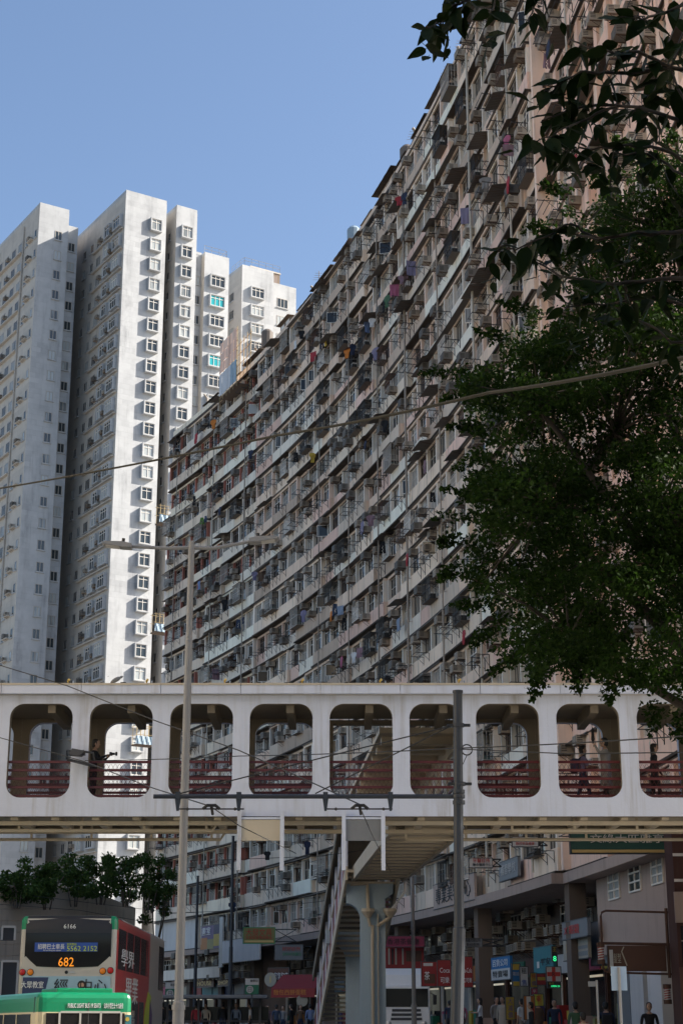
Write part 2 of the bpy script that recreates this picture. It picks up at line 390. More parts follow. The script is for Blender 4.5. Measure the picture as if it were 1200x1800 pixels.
# ------------------------------------------------------------------ windows, air conditioners, racks shared by the blocks
def mk_window(w, h, cols, split, fm, grille=0, leaf=0, seed=0):
    rr = random.Random(seed); t = 0.055
    fr = MB(); gl = MB()
    fr.bx(-w / 2, w / 2, -.05, .03, 0, t, fm); fr.bx(-w / 2, w / 2, -.05, .03, h - t, h, fm)
    for sx in (-1, 1): fr.bx(sx * w / 2 - (t if sx > 0 else 0), sx * w / 2 + (0 if sx > 0 else t), -.05, .028, t, h - t, fm)
    cw = (w - t) / cols
    for i in range(cols):
        x0 = -w / 2 + t / 2 + i * cw
        if i: fr.bx(x0 - t / 2, x0 + t / 2, -.045, .025, t, h - t, fm)
        if split: fr.bx(x0 + t / 2, x0 + cw - t / 2, -.045, .022, h * split, h * split + t * .8, fm)
        op = leaf and i == leaf - 1
        zc = ((t, h * split) if split else (t, h - t))
        if op:                                   # a casement standing open
            a = R(62); M = Matrix.Translation((x0 + t / 2, .03, 0)) @ Matrix.Rotation(a, 4, 'Z'); ww = cw - t
            for (xa, xb, za, zb) in ((0, ww, zc[0], zc[0] + .04), (0, ww, zc[1] - .04, zc[1]), (0, .04, zc[0] + .04, zc[1] - .04), (ww - .04, ww, zc[0] + .04, zc[1] - .04)):
                fr.bx(xa, xb, -.015, .015, za, zb, fm, M)
            gl.add([M @ Vector(q) for q in ((.04, 0, zc[0]), (ww - .04, 0, zc[0]), (ww - .04, 0, zc[1]), (.04, 0, zc[1]))], [(0, 1, 2, 3)], 'pane_blue')
        for za, zb in ([(t, h * split), (h * split + t * .8, h - t)] if split else [zc]):
            if op and za == zc[0]: gl.quad((x0, -.3, za), (x0 + cw, -.3, za), (x0 + cw, -.3, zb), (x0, -.3, zb), 'ac_dark'); continue
            e = [rr.uniform(-.012, .012) for _ in range(4)]
            gl.quad((x0 + t * .4, -.02 + e[0], za), (x0 + cw - t * .4, -.02 + e[1], za), (x0 + cw - t * .4, -.02 + e[2], zb), (x0 + t * .4, -.02 + e[3], zb),
                    'pane_dark' if rr.random() < .55 else 'pane_blue')
    if grille:
        n = int(w / .17)
        for i in range(n + 1): x = -w / 2 + .03 + (w - .06) * i / n; fr.bx(x - .011, x + .011, .06, .082, .02, h * grille, 'frame_white')
        for z in (.04, h * grille * .5, h * grille - .03): fr.bx(-w / 2, w / 2, .052, .06, z, z + .025, 'frame_white')
    return fr.mesh('window'), gl.mesh('glass_pane')
WW, WH = 1.83, 1.42
WIN = [mk_window(WW, WH, 3, .68, 'frame_white', seed=1), mk_window(WW, WH, 4, 0, 'frame_grey', seed=2), mk_window(WW, WH, 2, .7, 'frame_grey', .6, seed=3),
       mk_window(WW, WH, 3, .68, 'frame_white', 0, 1, seed=4), mk_window(WW, WH, 3, 0, 'frame_white', .98, seed=5), mk_window(WW, WH, 4, .7, 'frame_brown', seed=6),
       mk_window(WW, WH, 2, .66, 'frame_white', 0, 2, seed=7), mk_window(WW, WH, 3, .7, 'frame_grey', .62, seed=8), mk_window(WW, WH, 3, .5, 'frame_grey', seed=9)]
def mk_ac(body, w=.60, h=.40, d=.58):
    m = MB(); f = d
    m.bx(-w / 2, w / 2, 0, d, 0, h, body)
    m.bx(-w / 2 + .03, w / 2 - .03, d, d + .004, .03, h - .03, 'ac_dark')
    for i in range(7): z = .045 + (h - .09) * i / 6; m.bx(-w / 2 + .02, w / 2 - .02, d + .003, d + .014, z - .011, z + .011, body)
    m.bx(-.012, .012, d + .003, d + .017, .03, h - .03, body)
    for sx in (-1, 1):
        for i in range(4): z = .1 + i * .075; m.bx(sx * w / 2 - .004, sx * w / 2 + .004, d * .5, d * .92, z, z + .035, 'ac_dark')
        m.bx(sx * w * .38 - .015, sx * w * .38 + .015, -.02, d * .95, -.035, -.005, 'rust')
        m.tube([(sx * w * .38, d * .85, -.02), (sx * w * .38, 0, -.36)], .012, 'rust', 4)
    return m.mesh('air_conditioner')
ACS = [mk_ac('ac_white'), mk_ac('ac_beige'), mk_ac('ac_grey', .72, .46, .58), mk_ac('ac_white', .6, .4, .55)]
def mk_rack(w, d, rods, drop):
    m = MB(); q = .017
    for sx in (-1, 1):
        x = sx * w / 2
        m.bx(x - q, x + q, 0, d, -q, q, 'rack_black'); m.bx(x - q, x + q, 0, .035, -drop, -q, 'rack_black')
        m.tube([(x, .02, -drop * .85), (x, d * .55, -q)], .013, 'rack_black', 4)
    for i in range(rods): y = d * (.35 + .63 * i / max(1, rods - 1)); m.bx(-w / 2 - .1, w / 2 + .1, y - .014, y + .014, -.013, .013, 'rack_black')
    return m.mesh('drying_rack')
RACKS = [mk_rack(1.2, .85, 2, .5), mk_rack(1.5, 1.05, 3, .55), mk_rack(.9, .75, 2, .7)]
def mk_cage(w, h, d, mat, seed):
    m = MB(); rr = random.Random(seed); q = .013
    n = int(w / .16)
    for i in range(n + 1): x = -w / 2 + w * i / n; m.bx(x - q, x + q, d - q, d + q, 0, h, mat)
    for z in (0, h * .5, h): m.bx(-w / 2, w / 2, d - .018, d + .018, z - .016, z + .016, mat)
    for sx in (-1, 1):
        for z in (0, h): m.bx(sx * w / 2 - q, sx * w / 2 + q, 0, d, z - q, z + q, mat)
        for y in (d * .33, d * .66): m.bx(sx * w / 2 - q, sx * w / 2 + q, y - q, y + q, 0, h, mat)
    m.bx(-w / 2, w / 2, 0, d, -.03, -.014, 'zinc'); m.bx(-w / 2 - .04, w / 2 + .04, 0, d + .08, h + .02, h + .04, 'zinc')
    for _ in range(5): x = rr.uniform(-w / 2 + .2, w / 2 - .2); s = rr.uniform(.08, .2); m.bx(x - s, x + s, .1, d - .08, 0, rr.uniform(.15, .5), rr.choice(('ac_beige', 'rust', 'frame_white', 'ac_dark', 'c_dull')))
    return m.mesh('window_cage')
plain('c_dull', (0.10, 0.13, 0.11), .8, var=.3)
CAGES = [mk_cage(1.7, 1.3, .5, 'rack_black', 1), mk_cage(1.5, 1.2, .42, 'frame_white', 2), mk_cage(1.85, 1.45, .55, 'frame_grey', 3), mk_cage(1.1, 1.0, .45, 'rust', 4)]
def mk_canopy(w, d, mat, ribs=7):
    m = MB(); n = ribs * 2
    vs = []; fs = []
    for i in range(n + 1):
        x = -w / 2 + w * i / n; b = .018 * (i % 2)
        vs += [(x, 0, .0 + b), (x, d, -.2 + b), (x, d, -.215 + b), (x, 0, -.015 + b)]
    for i in range(n):
        a = i * 4; fs += [(a + k, a + (k + 1) % 4, a + 4 + (k + 1) % 4, a + 4 + k) for k in range(4)]
    m.add(vs, fs, mat)
    for sx in (-.42, .42): m.tube([(sx * w, 0, -.35), (sx * w, d * .9, -.22)], .012, 'rust', 4)
    return m.mesh('canopy')
CANOPY = [mk_canopy(1.9, .75, 'zinc'), mk_canopy(2.0, 1.0, 'zinc'), mk_canopy(1.7, .6, 'old_wood')]

# ------------------------------------------------------------------ three apartment blocks along the curve
def block(name, label, s0, s1, base, pm, piers, stub, seed, red=False, plainer=False):
    rr = random.Random(seed); pw = .26 if plainer else .1
    root = thing(name, label, 'building', FP((s0 + s1) / 2, base, gz(90)))
    inv = Matrix.Translation(-root.location); root['_'] = 0; del root['_']
    def bp(mb, nm, **k): return mb.build(nm, root, inv, fix=k.pop('fix', True), **k)
    nb = int(round((s1 - s0) / BAY)); bay = (s1 - s0) / nb
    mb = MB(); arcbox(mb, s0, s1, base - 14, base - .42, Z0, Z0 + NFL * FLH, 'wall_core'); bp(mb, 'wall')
    win = Scatter(root, 'window'); acs = Scatter(root, 'air_conditioner'); rks = Scatter(root, 'drying_rack'); cans = Scatter(root, 'canopy'); cgs = Scatter(root, 'window_cage')
    for sc in (win, acs, rks, cans, cgs): sc.inv = inv
    sites = []
    for k in range(NFL):
        z = Z0 + FLH * k; b = 0; proj = rr.random() < .6
        first = rr.randint(1, 6)
        while b < nb:
            n = first if first else (rr.randint(5, 13) if proj and not plainer else rr.randint(2, 4) if proj else rr.randint(1, 4) + (4 if plainer else 0)); first = 0
            e = min(nb, b + n); 
            if nb - e == 1: e = nb
            o = base + (rr.choice((.42, .46, .5)) if proj else .16)
            a, c = s0 + b * bay + .03, s0 + e * bay - .03
            mat = pm if plainer or rr.random() < .94 else rr.choice(('mint_parapet', 'end_parapet'))
            pier = rr.choice(piers)
            mb = MB(); ph = 1.22 if plainer else 1.0 if rr.random() < .8 else 1.06
            tiled = red and k == 0 and b + e > 8
            if tiled: arcbox(mb, a, c, o - .11, o, z, z + 2.55, 'tiles_white')
            else:                                        # each flat has its own coat of paint
                q0 = b
                while q0 < e:
                    q1 = min(e, q0 + rr.randint(1, 4)); fa = a if q0 == b else s0 + q0 * bay + .004; fc = c if q1 == e else s0 + q1 * bay - .004
                    arcbox(mb, fa, fc, o - .11 - rr.uniform(0, .003), o + rr.choice((0, .004, .012)), z, z + ph, rr.choice((mat, 'flat_pink', mat, mat) if plainer else (mat, mat, mat, 'flat_pink', 'flat_grey', 'flat_brown', 'flat_pale') if not red else (mat, mat, 'flat_grey', 'flat_pale')))
                    q0 = q1
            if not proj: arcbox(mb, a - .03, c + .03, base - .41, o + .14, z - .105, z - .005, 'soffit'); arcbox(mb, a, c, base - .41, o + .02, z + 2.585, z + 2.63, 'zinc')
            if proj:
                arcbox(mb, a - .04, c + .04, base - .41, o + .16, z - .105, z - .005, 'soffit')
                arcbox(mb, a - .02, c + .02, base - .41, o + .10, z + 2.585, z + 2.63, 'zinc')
                for q in (a + .05, c - .05): arcbox(mb, q - .05, q + .05, base - .40, o - .11, z, z + 2.58, mat)
                if rr.random() < .5: arcbox(mb, a + .1, c - .1, o, o + rr.uniform(.25, .45), z + 2.5, z + 2.53, 'zinc')
            if not tiled:
                arcbox(mb, a, c, o - .11, o - .01, min(z + ph + WH, z + 2.5), z + 2.58, mat)
                for i in range(b, e + 1):
                    s = min(max(s0 + i * bay, a + pw - .01), c - pw + .01)
                    arcbox(mb, s - pw, s + pw, o - .3, o + .012, z + ph, min(z + ph + WH, z + 2.5), pier)
            bp(mb, 'balcony' if proj else 'wall_band')
            # rain-water sill line and the things hung on the wall
            for i in range(b, e):
                sc = s0 + (i + .5) * bay
                if tiled: continue
                v = rr.choices(range(len(WIN)), (3, 2, 3, .5, 3, 2, .4, 3, 2))[0]; fr, gl = WIN[v]
                win.put(fr, FM(sc, o - .2, z + ph) @ Matrix.Diagonal((.83 if plainer else 1, 1, .89 if plainer else 1, 1)), (('glass_pane', gl),))
                if rr.random() < .60:
                    top = rr.random() < .72; x = rr.choice((-.5, -.2, .25, .52))
                    acs.put(rr.choice(ACS), FM(sc + x, o - .12 if top else o - .02, z + (ph + WH - .47 if top else rr.choice((.95, .5)))))
                    if rr.random() < .2: acs.put(rr.choice(ACS), FM(sc - x * .9, o - .1, z + ph + rr.uniform(.1, .5)))
                if rr.random() < .40: rks.put(rr.choice(RACKS), FM(sc + rr.uniform(-.2, .2), o + .005, z + ph - rr.uniform(.0, .15)))
                if rr.random() < (.03 if plainer else .13): cgs.put(rr.choice(CAGES), FM(sc + rr.uniform(-.1, .1), o, z + ph - .12))
                if rr.random() < (.05 if plainer else .13): cans.put(rr.choice(CANOPY), FM(sc, o, z + 2.5))
                sites.append((sc, o, z))
            b = e; proj = not proj
    for s_ in (win, acs, rks, cans, cgs): s_.finish()
    # down pipes
    s = s0 + rr.uniform(2, 5)
    while s < s1 - 1:
        mb = MB(); o = base + rr.choice((.12, .72, .74)); pts = []
        zt = Z0 + FLH * NFL - rr.uniform(0, 3)
        r = rr.choice((.05, .06, .08)); mt = rr.choice(('pipe_grey', 'pipe_mint', 'pipe_grey'))
        mb.tube([FP(s, o, Z0 + .2), FP(s, o, zt)], r, mt, 6)
        zz = Z0 + .8
        while zz < zt: mb.tube([FP(s, o, zz), FP(s, o, zz + .12)], r + .02, mt, 6); mb.tube([FP(s, base - .1, zz + .06), FP(s, o, zz + .06)], .02, mt, 4); zz += FLH
        bp(mb, 'down_pipe'); s += rr.uniform(5, 10)
    # roof edge and the huts built on it
    zt = Z0 + NFL * FLH
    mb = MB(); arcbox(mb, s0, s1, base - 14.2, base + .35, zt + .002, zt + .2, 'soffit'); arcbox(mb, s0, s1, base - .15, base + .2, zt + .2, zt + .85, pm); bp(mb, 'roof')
    s = s0 + .4
    while s < s1 - 3:
        L = rr.uniform(1.6, 5.0); e = min(s + L, s1 - .1); h = rr.choice((.6, .8, .9, 1.0, 1.2, 1.7)); dpt = rr.uniform(3, 5)
        mb = MB(); arcbox(mb, s, e, base - dpt, base - .25, zt + .2, zt + .2 + h, rr.choice(('zinc', 'wall_core', pm)))
        n = int((e - s) / 1.2)
        for i in range(n):
            q = s + (i + .5) * (e - s) / n
            if h > 1.3 and rr.random() < .6: arcbox(mb, q - .4, q + .4, base - .26, base - .235, zt + 1.0, zt + .05 + h, rr.choice(('pane_dark', 'pane_blue', 'frame_white')))
        ov = rr.uniform(.05, .3); za, zb = zt + .3 + h, zt + .25 + h - rr.uniform(0, .2)
        bp(mb, 'roof_hut')
        mb = MB(); m_ = int((e - s) / .5) + 1; vs = []; fs = []
        for i in range(m_ + 1):
            q = s - .2 + (e - s + .4) * i / m_; w_ = .03 * (i % 2) + rr.uniform(0, .02)
            vs += [FP(q, base - dpt - .2, za + w_), FP(q, base + ov, zb + w_), FP(q, base + ov, zb + w_ - .04), FP(q, base - dpt - .2, za + w_ - .04)]
        for i in range(m_): fs += [(i * 4 + k, i * 4 + (k + 1) % 4, i * 4 + 4 + (k + 1) % 4, i * 4 + 4 + k) for k in range(4)]
        fs += [(3, 2, 1, 0), tuple(m_ * 4 + k for k in range(4))]
        mb.add(vs, fs, rr.choice(('zinc', 'soffit', 'old_wood')))
        bp(mb, 'roof_sheet')
        s = e + rr.uniform(.1, 1.2) * (1 if rr.random() < .8 else 2.5)
    for _ in range(int((s1 - s0) / 6)):                     # tanks, boxes and vents along the edge
        q = rr.uniform(s0 + 1, s1 - 1); p = FP(q, base - rr.uniform(.5, 1.5), zt + .2); mb = MB()
        if rr.random() < .5: mb.lathe([(.5, 0), (.52, 1.5), (.3, 1.75), (.05, 1.8)], rr.choice(('zinc', 'pipe_grey', 'tarp_blue')), 12, Matrix.Translation(p + Vector((0, 0, rr.uniform(.6, 2)))))
        else: mb.tube([p, p + Vector((0, 0, 2.6)), p + Vector((-.3, -.1, 3.0))], .11, 'pipe_grey', 8)
        mb.tube([p + Vector((.4, 0, 0)), p + Vector((.4, 0, 2.2))], .04, 'rust', 5); bp(mb, 'roof_tank')
    # aerials
    for _ in range(int((s1 - s0) / 9)):
        q = rr.uniform(s0 + 1, s1 - 1); p = FP(q, base - .8, zt + .2); mb = MB()
        mb.tube([p, p + Vector((0, 0, 3.4))], .03, 'pipe_grey', 5)
        for i in range(4): mb.tube([p + Vector((-.5 + i * .06, 0, 2.6 + i * .2)), p + Vector((.5 - i * .06, 0, 2.6 + i * .2))], .015, 'pipe_grey', 4)
        bp(mb, 'aerial')
    return root, inv, sites, bp
_f = Scatter.finish
def _finish(s):
    inv = getattr(s, 'inv', None)
    if inv is None: return _f(s)
    lim = s.limit
    def size(it):
        p = it[1].translation; x, y = PX(p)
        return -1 if (x < -30 or x > 1230 or y < -30 or y > 1830) else 1000 / max(p.y, 1)
    its = sorted(s.items, key=size, reverse=True); own = [i for i in its if size(i) > 0][:lim]; ids = set(map(id, own)); rest = [i for i in its if id(i) not in ids and size(i) > 0]
    for me, M, subs in own:
        o = place(s.name, me, s.parent, inv @ M)
        for nm, sm in subs: place(nm, sm, o)
    if rest: joined(s.name + '_mass', [(me, inv @ M) for me, M, _ in rest] + [(sm, inv @ M) for _, M, subs in rest for _, sm in subs], s.parent)
Scatter.finish = _finish
SPLIT1, SPLIT2, S_NEAR, S_FAR = -24.3, 40.2, -55.0, 62.8
END = block('apartment_building', 'off-white end block with red window piers at the far end of the curve', SPLIT2 + .05, S_FAR, 0.0, 'end_parapet', ('pier_red', 'pier_red', 'pier_pale'), 0, 5, True)
MID = block('apartment_building', 'long curved beige block with laundry and air conditioners in the middle', SPLIT1, SPLIT2, 0.0, 'mid_parapet', ('pier_pale', 'pier_blue', 'pier_pale', 'pier_pink'), 0, 8)
NEAR = block('apartment_building', 'pink nearest block of the curved street front behind the tree', S_NEAR, SPLIT1 - .02, -.5, 'near_parapet', ('pier_pink', 'pier_pink', 'near_parapet'), 0, 13, False, True)
# outer end of the far block and the side pier where the middle block steps out
mb = MB(); arcbox(mb, S_FAR, S_FAR + .25, -14, .1, 0, Z0 + NFL * FLH + .8, 'end_parapet'); END[3](mb, 'end_wall')
mb = MB(); arcbox(mb, SPLIT1 - .35, SPLIT1 - .03, -.42, .30, Z0, Z0 + NFL * FLH + .6, 'pier_pink'); MID[3](mb, 'end_pier')

# ------------------------------------------------------------------ podium, arcade and shop fronts
SHOPCOL = [('sign_red', (0.42, 0.03, 0.03)), ('sign_teal', (0.03, 0.22, 0.25)), ('sign_blue', (0.02, 0.20, 0.50)), ('sign_green', (0.02, 0.22, 0.12)),
           ('sign_yellow', (0.62, 0.44, 0.05)), ('sign_white', (0.62, 0.62, 0.62)), ('sign_brown', (0.14, 0.055, 0.03)), ('sign_orange', (0.60, 0.20, 0.03)), ('sign_navy', (0.02, 0.03, 0.12)),
           ('sign_cream', (0.55, 0.50, 0.40)), ('sign_purple', (0.16, 0.10, 0.26)), ('sign_grey', (0.28, 0.29, 0.30)), ('sign_olive', (0.34, 0.31, 0.10)), ('sign_pink', (0.45, 0.05, 0.12))]
for n_, c_ in SHOPCOL: plain(n_, tuple(v * 0.62 for v in c_), 0.6, var=0.15, scale=3)
plain('shutter', (0.20, 0.20, 0.20), 0.5, 0.4, var=0.15)
plain('lit_shop', (1.0, 0.86, 0.62), 0.6, emit=0.12)
plain('led_green', (0.05, 1.0, 0.35), 0.6, emit=0.5)
plain('led_amber', (1.0, 0.33, 0.02), 0.6, emit=0.22)
def podium(blk, s0, s1, base, seed, arcade=True):
    root, inv, _, bp = blk; rr = random.Random(seed); back = base - (2.6 if arcade else .3)
    mb = MB(); arcbox(mb, s0, s1, base - 14, back - .3, 0, Z0 - .56, 'shop_dark' if arcade else 'podium_pink'); bp(mb, 'podium_wall')
    mb = MB(); arcbox(mb, s0, s1, base - 13.9, base + .75, Z0 - .55, Z0 - .11, 'podium_pink'); bp(mb, 'podium_slab')
    n = max(1, int(round((s1 - s0) / 8.2))); w = (s1 - s0) / n
    acs = Scatter(root, 'air_conditioner'); acs.inv = inv
    for i in range(n):
        a, c = s0 + i * w, s0 + (i + 1) * w; zg = gz(FP(a).y) + .14
        if i % 2 == 0 or not arcade:
          mb = MB(); arcbox(mb, a - .38, a + .38, base - .65, base + .1, zg, Z0 - .55, 'arcade_brown')
          arcbox(mb, a - .42, a + .42, base - .69, base + .14, zg, zg + 1.0, 'podium_pink'); bp(mb, 'column')
        m_ = 2 if rr.random() < .6 else 3
        for j in range(m_):
            p, q = a + (c - a) * j / m_ + .12, a + (c - a) * (j + 1) / m_ - .12
            mb = MB(); arcbox(mb, p, q, back - .28, back - .24, zg, zg + 3.0, rr.choice(('pane_shop', 'pane_shop', 'shutter', 'pane_dark')))
            for q_ in (p, q): arcbox(mb, q_ - .05, q_ + .05, back - .24, back - .1, zg, zg + 3.0, rr.choice(('frame_grey', 'sign_brown', 'frame_white')))
            for t in range(3): arcbox(mb, p + .2 + t * .7, p + .65 + t * .7, back - .1, back + rr.uniform(.1, .5), zg, zg + rr.uniform(.6, 1.6), rr.choice(SHOPCOL)[0])
            sf = bp(mb, 'shop_front')
            mb = MB(); arcbox(mb, p, q, back - .2, back + .12, zg + 3.05, zg + rr.uniform(3.8, 4.2), rr.choice(SHOPCOL)[0]); o = mb.build('fascia_board', sf)
            mb = MB(); arcbox(mb, p + .5, q - .5, back - .18, back - .14, zg + 2.75, zg + 2.85, 'lit_shop'); mb.build('strip_light', sf)
            for t in range(2):
                s = p + (q - p) * (t + .5) / 2
                if rr.random() < .75: wv_ = rr.choice(WIN); mw = place('mezzanine_window', wv_[0], root, inv @ FM(s, back - .22, zg + 4.9)); place('glass_pane', wv_[1], mw)
                for _ in range(rr.randint(2, 5)): acs.put(rr.choice(ACS), FM(s + rr.uniform(-1.1, 1.1), back - .25 + rr.uniform(0, .9), zg + rr.choice((4.25, 4.3, 4.8, 6.3, 5.4, 5.9))))
            if rr.random() < .5:
                d = rr.uniform(1.0, 1.8); mb = MB(); vs = []
                arcbox(mb, p, q, back + .1, back + d, zg + 2.95, zg + 3.0, rr.choice(('sign_red', 'sign_green', 'zinc', 'tarp_blue', 'sign_grey'))); bp(mb, 'awning')
    acs.finish()
podium(NEAR, S_NEAR, SPLIT1 - .03, -.5, 3)
podium(MID, SPLIT1, SPLIT2, 0.0, 4)
podium(END, SPLIT2 + .06, S_FAR, 0.0, 6, False)
# ------------------------------------------------------------------ white residential towers behind the curve
TA = R(32)                                     # plan rotation: local x runs along the sunlit faces
def mk_bay(w, h, p, cols, teal=False, seed=0):
    m = MB(); g = MB(); t = .14; wm = 'tower_white'
    m.bx(-w / 2 - t, w / 2 + t, -p - .06, 0, -t, 0, wm); m.bx(-w / 2 - t, w / 2 + t, -p - .06, 0, h, h + t, wm)
    for sx in (-1, 1): m.bx(sx * (w / 2 + t), sx * w / 2, -p - .055, 0, 0, h, wm)
    f = .06
    for x in [-w / 2 + f / 2 + (w - f) * i / cols for i in range(cols + 1)]: m.bx(x - f / 2, x + f / 2, -p + .03, -p + .09, 0, h, 'frame_white')
    for z in (f / 2, h - f / 2) + ((h * .72,) if cols > 1 else ()): m.bx(-w / 2, w / 2, -p + .032, -p + .088, z - f / 2, z + f / 2, 'frame_white')
    g.quad((-w / 2, -p + .08, 0), (w / 2, -p + .08, 0), (w / 2, -p + .08, h), (-w / 2, -p + .08, h), 'pane_teal' if teal else 'pane_tower')
    return m.mesh('bay_window'), g.mesh('glass_pane')
def mk_flat(w, h, cols):
    m = MB(); g = MB(); f = .07
    m.bx(-w / 2 - .1, w / 2 + .1, -.16, 0, -.12, -.01, 'tower_white')
    for x in [-w / 2 + f / 2 + (w - f) * i / cols for i in range(cols + 1)]: m.bx(x - f / 2, x + f / 2, -.05, .02, 0, h, 'frame_grey')
    for z in (f / 2, h - f / 2): m.bx(-w / 2, w / 2, -.048, .018, z - f / 2, z + f / 2, 'frame_grey')
    g.quad((-w / 2, -.012, 0), (w / 2, -.012, 0), (w / 2, -.012, h), (-w / 2, -.012, h), 'pane_tower')
    return m.mesh('window'), g.mesh('glass_pane')
BAYS = {'b': mk_bay(1.35, 1.5, .44, 2), 'w': mk_bay(1.95, 1.45, .44, 3), 't': mk_bay(1.95, 1.45, .44, 3, True), 'n': mk_bay(1.0, 1.4, .4, 2)}
FLAT = {'s': mk_flat(.95, 1.25, 2), 'm': mk_flat(1.3, 1.4, 3), 'l': mk_flat(1.8, 1.45, 3), 'x': mk_flat(.65, 1.15, 1)}
def wing(mb, x0, x1, y0, y1, z0, z1):
    """tower wing: white towards the sun side, beige on the street side"""
    P = Vector
    mb.quad((x0, y0, z0), (x1, y0, z0), (x1, y0, z1), (x0, y0, z1), 'tower_white')
    mb.quad((x0, y1, z0), (x0, y0, z0), (x0, y0, z1), (x0, y1, z1), 'tower_beige')
    mb.quad((x1, y0, z0), (x1, y1, z0), (x1, y1, z1), (x1, y0, z1), 'tower_white')
    mb.quad((x1, y1, z0), (x0, y1, z0), (x0, y1, z1), (x1, y1, z1), 'tower_beige')
    mb.quad((x0, y0, z1), (x1, y0, z1), (x1, y1, z1), (x0, y1, z1), 'tower_beige')
def parapet(mb, x0, x1, y0, y1, z, h=.9, t=.2):
    mb.bx(x0, x1, y0, y0 + t, z, z + h, 'tower_white'); mb.bx(x0, x1, y1 - t, y1, z, z + h, 'tower_white')
    mb.bx(x0, x0 + t, y0 + t, y1 - t, z, z + h, 'tower_white'); mb.bx(x1 - t, x1, y0 + t, y1 - t, z, z + h, 'tower_white')
FRONT = Matrix.Identity(4)                      # window on a y = const face, looks to -y
def on_front(x, y, z): return T(x, y, z)
def on_side(x, y, z): return T(x, y, z, -math.pi / 2)     # looks to -x
class Tower:
    def __init__(s, label, C, z0):
        s.root = thing('residential_tower', label, 'building', (C[0], C[1], z0), TA); s.z0 = z0
        s.M = T(C[0], C[1], z0, TA); s.sc = {}
    def put(s, nm, me, M, subs=()): s.sc.setdefault(nm, []).append((me, M, subs))
    def win(s, kind, M):
        me, gl = (BAYS if kind in BAYS else FLAT)[kind]
        s.put('bay_window' if kind in BAYS else 'window', me, M, (('glass_pane', gl),))
    def finish(s):
        for nm, items in s.sc.items():
            vis = []
            for it in items:
                p = (s.M @ it[1]).translation; x, y = PX(p)
                if -20 < x < 1220 and y < 1600 and y > -20: vis.append(it)
            vis.sort(key=lambda it: (s.M @ it[1]).translation.length)
            for me, M, subs in vis[:300]:
                o = place(nm, me, s.root, M)
                for a, b in subs: place(a, b, o)
            rest = vis[300:]
            if rest: joined(nm + '_mass', [(me, M) for me, M, _ in rest] + [(q, M) for _, M, su in rest for _, q in su], s.root)
ZB = 9.0; H = 103.8 - ZB
tr = random.Random(21)
C0 = (-27.6, 190.0)
A = Tower('tall white tower with box bay windows and a sunlit end wall left of the curve', C0, ZB)
mb = MB(); wing(mb, 0, 5.8, 0, 16, 0, H); mb.build('wing', A.root, fix=False)
mb = MB(); wing(mb, 7.1, 10.1, -.3, 9, 0, H - .3); mb.build('wing', A.root, fix=False)
mb = MB(); wing(mb, 10.1, 11.4, .7, 8, 0, H - 5.2); mb.build('wing', A.root, fix=False)
mb = MB(); wing(mb, 11.4, 15.0, -.2, 9, 0, H - 5.9); mb.build('wing', A.root, fix=False)
mb = MB(); wing(mb, -6, 14.5, 16.2, 26, 0, H - 2.2); mb.build('core', A.root, fix=False)
mb = MB(); mb.bx(5.8, 7.1, 4.0, 9.0, 0, H - 2.5, 'wall_core'); mb.build('slot_wall', A.root)
mb = MB(); parapet(mb, 0.02, 5.78, .02, 15.9, H, .5); parapet(mb, 7.12, 10.08, -.28, 8.9, H - .3, .5); parapet(mb, 11.42, 14.98, -.18, 8.9, H - 5.9, .5); mb.build('roof_parapet', A.root)
for k in range(33):
    z = H - 4.3 - 2.8 * k
    if z < 1: break
    A.win('b', on_front(4.25, 0, z)); A.win('b', on_front(8.55, -.3, z))
    if z < H - 8:
        A.win('t' if k in (3, 6) else 'w', on_front(13.2, -.2, z - .2)); A.win('s', on_front(10.75, .7, z))
    A.win('w', on_side(0, 1.75, z)); A.win('b', on_side(0, 4.7, z)); A.win('x', on_side(0, 6.3, z)); A.win('m', on_side(0, 8.0, z)); A.win('s', on_side(0, 10.2, z))
    for y in (3.45, 6.9):
        if tr.random() < .85: A.put('air_conditioner', tr.choice(ACS), T(0, y + tr.uniform(-.2, .2), z + tr.uniform(.1, .5), math.pi / 2))
    A.put('ledge', None, None) if False else None
    A.win('m', on_front(-1.1, 16.2, z)); A.win('s', on_side(0, 12.6, z))
    A.win('x', on_side(7.1, 1.6, z))
A.finish()
me_ledge = MB().bx(-.35, 0, .3, 9.6, -.12, 0, 'tower_beige').mesh('floor_ledge')
for k in range(33): place('floor_ledge', me_ledge, A.root, T(0, 0, H - 4.75 - 2.8 * k))
mb = MB()
for x in (6.1, 6.5): mb.tube([(x, 3.7, 0), (x, 3.7, H - 4)], .12, 'pipe_grey', 6)
mb.build('down_pipe', A.root)
mb = MB()
for x in (-4.6, -.35): mb.tube([(x + (2.5 if x < -1 else 0), 16.0, 0), (x + (2.5 if x < -1 else 0), 16.0, H - 3)], .1, 'pipe_grey', 6)
mb.build('down_pipe', A.root)
mb = MB(); mb.bx(-4.5, -.2, 16.6, 21, H - 2.2, H + .6, 'wall_core'); mb.bx(-4.8, -.05, 16.3, 21.3, H + .6, H + .9, 'tower_beige')
for i in range(4): mb.bx(-4.3 + i * 1.05, -3.6 + i * 1.05, 16.5, 16.59, H - 1.5, H + .2, 'frame_brown')
mb.build('lift_house', A.root)
def railing(mb, pts, h=1.1, step=1.1, r=.035):
    for a, b in zip(pts[:-1], pts[1:]):
        a, b = Vector(a), Vector(b); n = max(1, int((b - a).length / step))
        for z in (h, h * .55): mb.tube([a + Vector((0, 0, z)), b + Vector((0, 0, z))], r, 'steel', 4)
        for i in range(n + 1): p = a.lerp(b, i / n); mb.tube([p, p + Vector((0, 0, h))], r, 'steel', 4)
